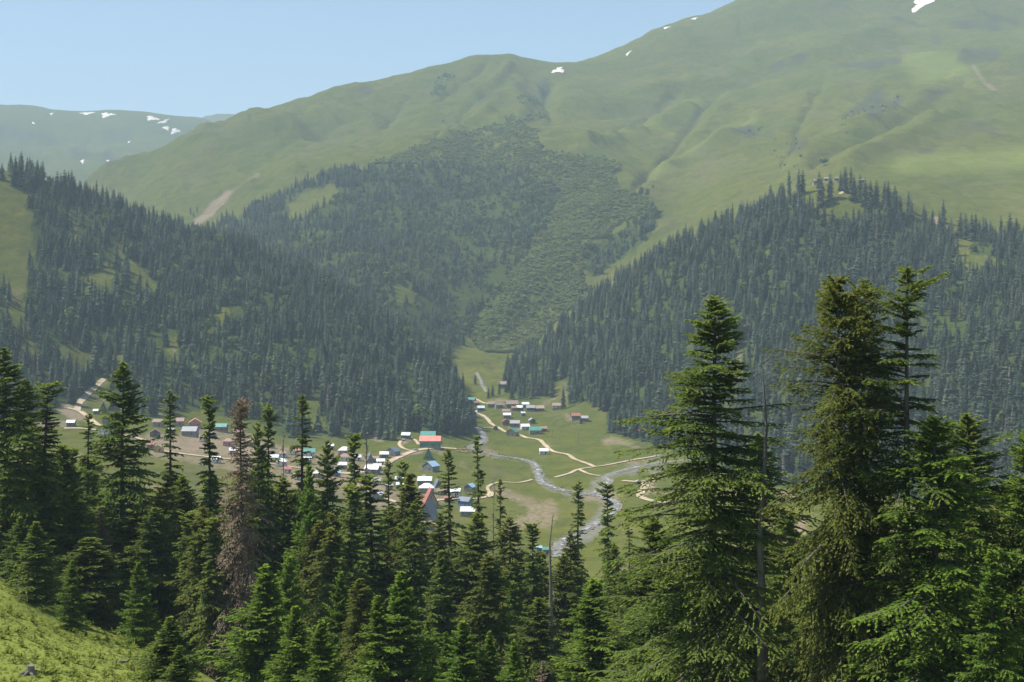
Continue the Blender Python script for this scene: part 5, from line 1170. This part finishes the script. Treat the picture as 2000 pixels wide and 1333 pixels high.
fence([(900,818),(915,821),(940,819)], 'wooden fence below the pale blue roofed house at the road bend')
for px, py, h in ((1130,868,9), (1249,940,9), (1229,971,9), (1079,858,8)):
    x, y, z = ground_at(px, py); root = empty('utility_pole', (x, y, z)); MB().tube((0, 0, -.5), (0, 0, h), .14, .10, 6).build('pole', M_POST, root); MB().box(-.9, .9, -.06, .06, h - .7, h - .55).build('crossarm', M_POST, root)
    tag(root, {1130: 'thin wooden utility pole on the meadow right of the fenced teal house', 1249: 'utility pole next to the parked car', 1229: 'utility pole below the parked car on the river flat', 1079: 'utility pole near the end of the teal house fence'}[px], 'pole', 'utility poles in the valley')
M_TYRE = paint('tyre_rubber', (0.02, 0.02, 0.02), 0.9); M_RIM = paint('wheel_rim', (0.4, 0.4, 0.42), 0.4)
def car(px, py, col, rz, label):
    x, y, z = ground_at(px, py); root = empty('parked_car', (x, y, z + 0.5), rz); m = paint('car_paint', col, 0.25, 0, 0.05, 1, 0.6)
    prof = [(-2.1, .45), (-2.15, .85), (-1.9, 1.0), (-1.5, 1.05), (-1.0, 1.55), (.7, 1.58), (1.35, 1.08), (2.05, .98), (2.15, .7), (2.1, .42)]; hw = .85
    V = [(a, -hw, b_) for a, b_ in prof] + [(a, hw, b_) for a, b_ in prof]; k = len(prof)
    MB().add(V, [tuple(range(k)), tuple(range(2 * k - 1, k - 1, -1))] + [(i, i + k, (i + 1) % k + k, (i + 1) % k) for i in range(k)]).build('body', m, root)
    for s_ in (-1, 1):
        MB().box(-1.0, .75, s_ * .86 - .01, s_ * .86 + .01, 1.1, 1.48).build('side_window', M_PANE, root)
        for wx in (-1.35, 1.35):
            w_ = MB().tube((wx, s_ * .72, .34), (wx, s_ * .9, .34), .34, .34, 12).build('wheel', M_TYRE, root); MB().tube((wx, s_ * .9, .34), (wx, s_ * .92, .34), .2, .2, 10).build('rim', M_RIM, w_)
        MB().box(2.12, 2.17, s_ * .6 - .15, s_ * .6 + .15, .72, .88).build('headlight', M_FRAME, root)
    tag(root, label, 'car')
car(1247, 944, (0.55, 0.57, 0.6), 0.3, 'small light grey car parked on the dirt patch left of the huge fir'); car(812, 882, (0.4, 0.4, 0.4), 0.2, 'small grey car parked on the road left of the steep green cabin')
x, y, z = ground_at(948, 838); bridge = empty('footbridge', (x, y, z + 0.9)); MB().box(-11, 11, -.8, .8, 0, .2).build('deck', M_ROAD, bridge)
for s_ in (-1, 1): MB().box(-11, 11, s_ * .75 - .05, s_ * .75 + .05, .95, 1.05).build('handrail', M_POST, bridge); MB().box(-11, -10.6, s_ * .75 - .1, s_ * .75 + .1, -1.6, .95).build('post', M_POST, bridge); MB().box(10.6, 11, s_ * .75 - .1, s_ * .75 + .1, -1.6, .95).build('post', M_POST, bridge)
tag(bridge, 'narrow wooden footbridge over the river below the hamlet', 'bridge')
M_SAWN = paint('sawn_timber', (0.50, 0.36, 0.19), 0.8, 0, 0.25, 1.5, 0.2)
rt = random.Random(9)
for k, (px, py) in enumerate(((893,880),(902,879),(911,879),(896,884),(906,885),(914,884))):
    x, y, z = ground_at(px, py); root = empty('timber_stack', (x, y, z + .1), rt.uniform(-.3, .3))
    for lvl in range(3):
        for j in range(4): MB().box(-2.4, 2.4, j * .34, j * .34 + .28, lvl * .3 + .02, lvl * .3 + .27).build('plank', M_SAWN, root)
    tag(root, '%s stack of yellow sawn planks in the %s row by the river' % (('left', 'middle', 'right')[k % 3], 'far' if k < 3 else 'near'), 'timber', 'sawn plank stacks')
# boulders of the river bed
bm_me = []
for k in range(4):
    r = np.random.default_rng(500 + k); ph, th = np.meshgrid(np.linspace(0, math.pi, 6), np.linspace(0, 2 * math.pi, 8, endpoint=False), indexing='ij')
    rad = 1 + 0.25 * r.normal(size=ph.shape); V = np.stack([rad * np.sin(ph) * np.cos(th), rad * np.sin(ph) * np.sin(th), 0.7 * np.cos(ph)], -1).reshape(-1, 3)
    i, j = np.meshgrid(np.arange(5), np.arange(8), indexing='ij'); i, j = i.ravel(), j.ravel()
    me = quads('boulder', V, np.stack([i * 8 + j, (i + 1) * 8 + j, (i + 1) * 8 + (j + 1) % 8, i * 8 + (j + 1) % 8], 1), True); me.materials.append(M_GRAVEL); bm_me.append(me)
rb = np.random.default_rng(8); BX, BY = [], []
for (pa, ya), (pb_, yb) in zip(RIV[3:-1], RIV[4:]):
    for _ in range(14):
        t = rb.random(); g = ground_at(pa + (pb_ - pa) * t + rb.normal() * 7, ya + (yb - ya) * t + rb.normal() * 2.5); BX.append(g[0]); BY.append(g[1])
BX = np.array(BX); BY = np.array(BY); nb_ = len(BX)
tag(instancer('river_boulders', BX, BY, height(BX, BY) + 0.3, 0.35 + 0.8 * rb.random(nb_) ** 3, np.ones(nb_) * 1.2, rb.random(nb_) * 6, rb.integers(0, 4, nb_), bm_me), 'grey boulders strewn along the river bed', 'boulders')

# ---------------------------------------------------------------- the near meadow: herbs, grass, stump and logs
M_HERB = leaf_mat('broad_herb_leaves', (0.150, 0.200, 0.040), (0.240, 0.290, 0.060), (0.32, 0.36, 0.075), 0.6, 0.5, 0.25, 1.5)
M_GRASS = leaf_mat('meadow_grass_blades', (0.150, 0.175, 0.040), (0.230, 0.240, 0.065), None, 0, 0.5, 0.25, 0.4)
def herb(seed, n_=26):
    r = np.random.default_rng(seed); V = []; f = []; tp = []
    for k in range(n_):
        a = r.random() * 6.28; L = 0.35 + 0.45 * r.random(); el = 0.35 + 0.75 * r.random(); w = 0.10 + 0.08 * r.random(); b0 = r.random() * .12
        d = np.array([math.cos(a) * math.cos(el), math.sin(a) * math.cos(el), math.sin(el)]); s_ = np.array([-math.sin(a), math.cos(a), 0]); p = np.array([b0 * math.cos(a), b0 * math.sin(a), 0.02])
        n0 = len(V); m1 = p + d * L * .5 + np.array([0, 0, .04]); tip = p + d * L + np.array([0, 0, -.10 * L])
        V += [p, m1 - s_ * w, tip, m1 + s_ * w]; f.append((n0, n0 + 1, n0 + 2, n0 + 3)); tp += [0, .5, 1, .5]
    for k in range(3):
        a = r.random() * 6.28; b0 = .1; n0 = len(V); x0, y0 = b0 * math.cos(a), b0 * math.sin(a); h = .6 + .35 * r.random()
        V += [(x0 - .03, y0, 0), (x0 + .03, y0, 0), (x0 + .07, y0 + .02, h), (x0 - .07, y0 - .02, h)]; f.append((n0, n0 + 1, n0 + 2, n0 + 3)); tp += [0, 0, 1, 1]
    me = bpy.data.meshes.new('leaves'); me.from_pydata([tuple(map(float, p)) for p in V], [], f); me.update()
    at = me.attributes.new('tip', 'FLOAT', 'POINT'); at.data.foreach_set('value', np.array(tp, dtype=np.float32)); me.materials.append(M_HERB); return me
HERBS = [herb(600 + k) for k in range(5)]
def tuft(seed):
    r = np.random.default_rng(seed); V = []; f = []
    for k in range(14):
        a = r.random() * 6.28; b0 = .22 * r.random(); h = .14 + .18 * r.random(); x0, y0 = b0 * math.cos(a), b0 * math.sin(a); a2 = r.random() * 6.28; l_ = .12 * r.random(); n0 = len(V); c2, s2 = .02 * math.cos(a2), .02 * math.sin(a2)
        V += [(x0 - c2, y0 - s2, 0), (x0 + c2, y0 + s2, 0), (x0 + l_ * s2 * 40 * .5, y0 - l_ * c2 * 40 * .5, h)]; f.append((n0, n0 + 1, n0 + 2))
    me = bpy.data.meshes.new('tuft'); me.from_pydata(V, [], f); me.update(); me.materials.append(M_GRASS); return me
rm_ = np.random.default_rng(90)
MEADOW = [(-40,1120),(0,1130),(60,1170),(120,1205),(200,1218),(300,1240),(345,1262),(310,1333),(300,1400),(-40,1400)]
def meadow_pts(n_, d0=92, d1=178):
    px = rm_.uniform(-40, 350, n_); d = np.sqrt(rm_.uniform(d0 ** 2, d1 ** 2, n_)); x = (px - CX) / F * d; z = height(x, d); py = HY - F * z / d
    k = inpoly(MEADOW, px, py); return x[k], d[k], z[k], px[k], py[k]
hx, hy, hzz, hpx, hpy = meadow_pts(1500)
dn_ = fbm(hx / 9, hy / 9, 3, 55) + 0.25 * (hpy > 1230); k = rm_.random(len(hx)) < np.clip(0.02 + 1.3 * dn_, 0.03, 0.8); hx, hy, hzz, hpx, hpy = hx[k], hy[k], hzz[k], hpx[k], hpy[k]
hs_ = 0.35 + 0.5 * rm_.random(len(hx)) ** 1.6
big = np.zeros(len(hx), bool); big[np.argsort(-hs_ / hy * ((hpx > 5) & (hpx < 300) & (hpy < 1325)))[:130]] = True
for i in np.nonzero(big)[0]:
    o = link('meadow_herb', HERBS[rm_.integers(5)]); o.location = (hx[i], hy[i], hzz[i]); s = hs_[i] * 1.15; o.scale = (s, s, s); o.rotation_euler = (0, 0, rm_.random() * 6.28)
    tag(o, 'leafy yellow-green herb clump on the bright meadow at the lower left', 'plant', 'herb clumps on the meadow')
k = ~big
tag(instancer('meadow_herbage', hx[k], hy[k], hzz[k], hs_[k], np.ones(k.sum()), rm_.random(k.sum()) * 6.28, rm_.integers(0, 5, k.sum()), HERBS), 'low herbs covering the left meadow', 'herbage')
gx, gy, gz, _a, _b = meadow_pts(5000)
tag(instancer('meadow_grass', gx, gy, gz, 0.35 + 0.5 * rm_.random(len(gx)), np.ones(len(gx)) * 1.2, rm_.random(len(gx)) * 6.28, rm_.integers(0, 4, len(gx)), [tuft(700 + j) for j in range(4)]), 'short grass of the left meadow', 'grass')
x, y, z = ground_at(58, 1318, 80, 170); root = empty('tree_stump', (x, y, z)); mb = MB()
for k in range(7):
    a = k * .9; mb.tube((0, 0, .35), (math.cos(a) * (.9 + .4 * (k % 3)), math.sin(a) * (.9 + .4 * (k % 2)), -.1), .2, .06, 6)
mb.build('root_flare', M_SNAG, root); MB().tube((0, 0, -.2), (.1, 0, .75), .38, .3, 9).build('bole', M_SNAG, root); tag(root, 'bleached grey tree stump with spreading roots at the bottom left', 'stump')
for px, py, L, lb in ((235,1296,1.6,'short pale log lying in the meadow herbs'), (264,1304,2.4,'longer pale log lying at the right side of the meadow')):
    x, y, z = ground_at(px, py, 80, 170); root = empty('fallen_log', (x, y, z + .15), 0.4); MB().tube((-L / 2, 0, 0), (L / 2, .2, -.1), .17, .11, 8).build('log', M_SNAG, root); MB().tube((0, 0, .1), (.3, .2, .5), .05, .02, 5).build('branch_stub', M_SNAG, root); tag(root, lb, 'log')
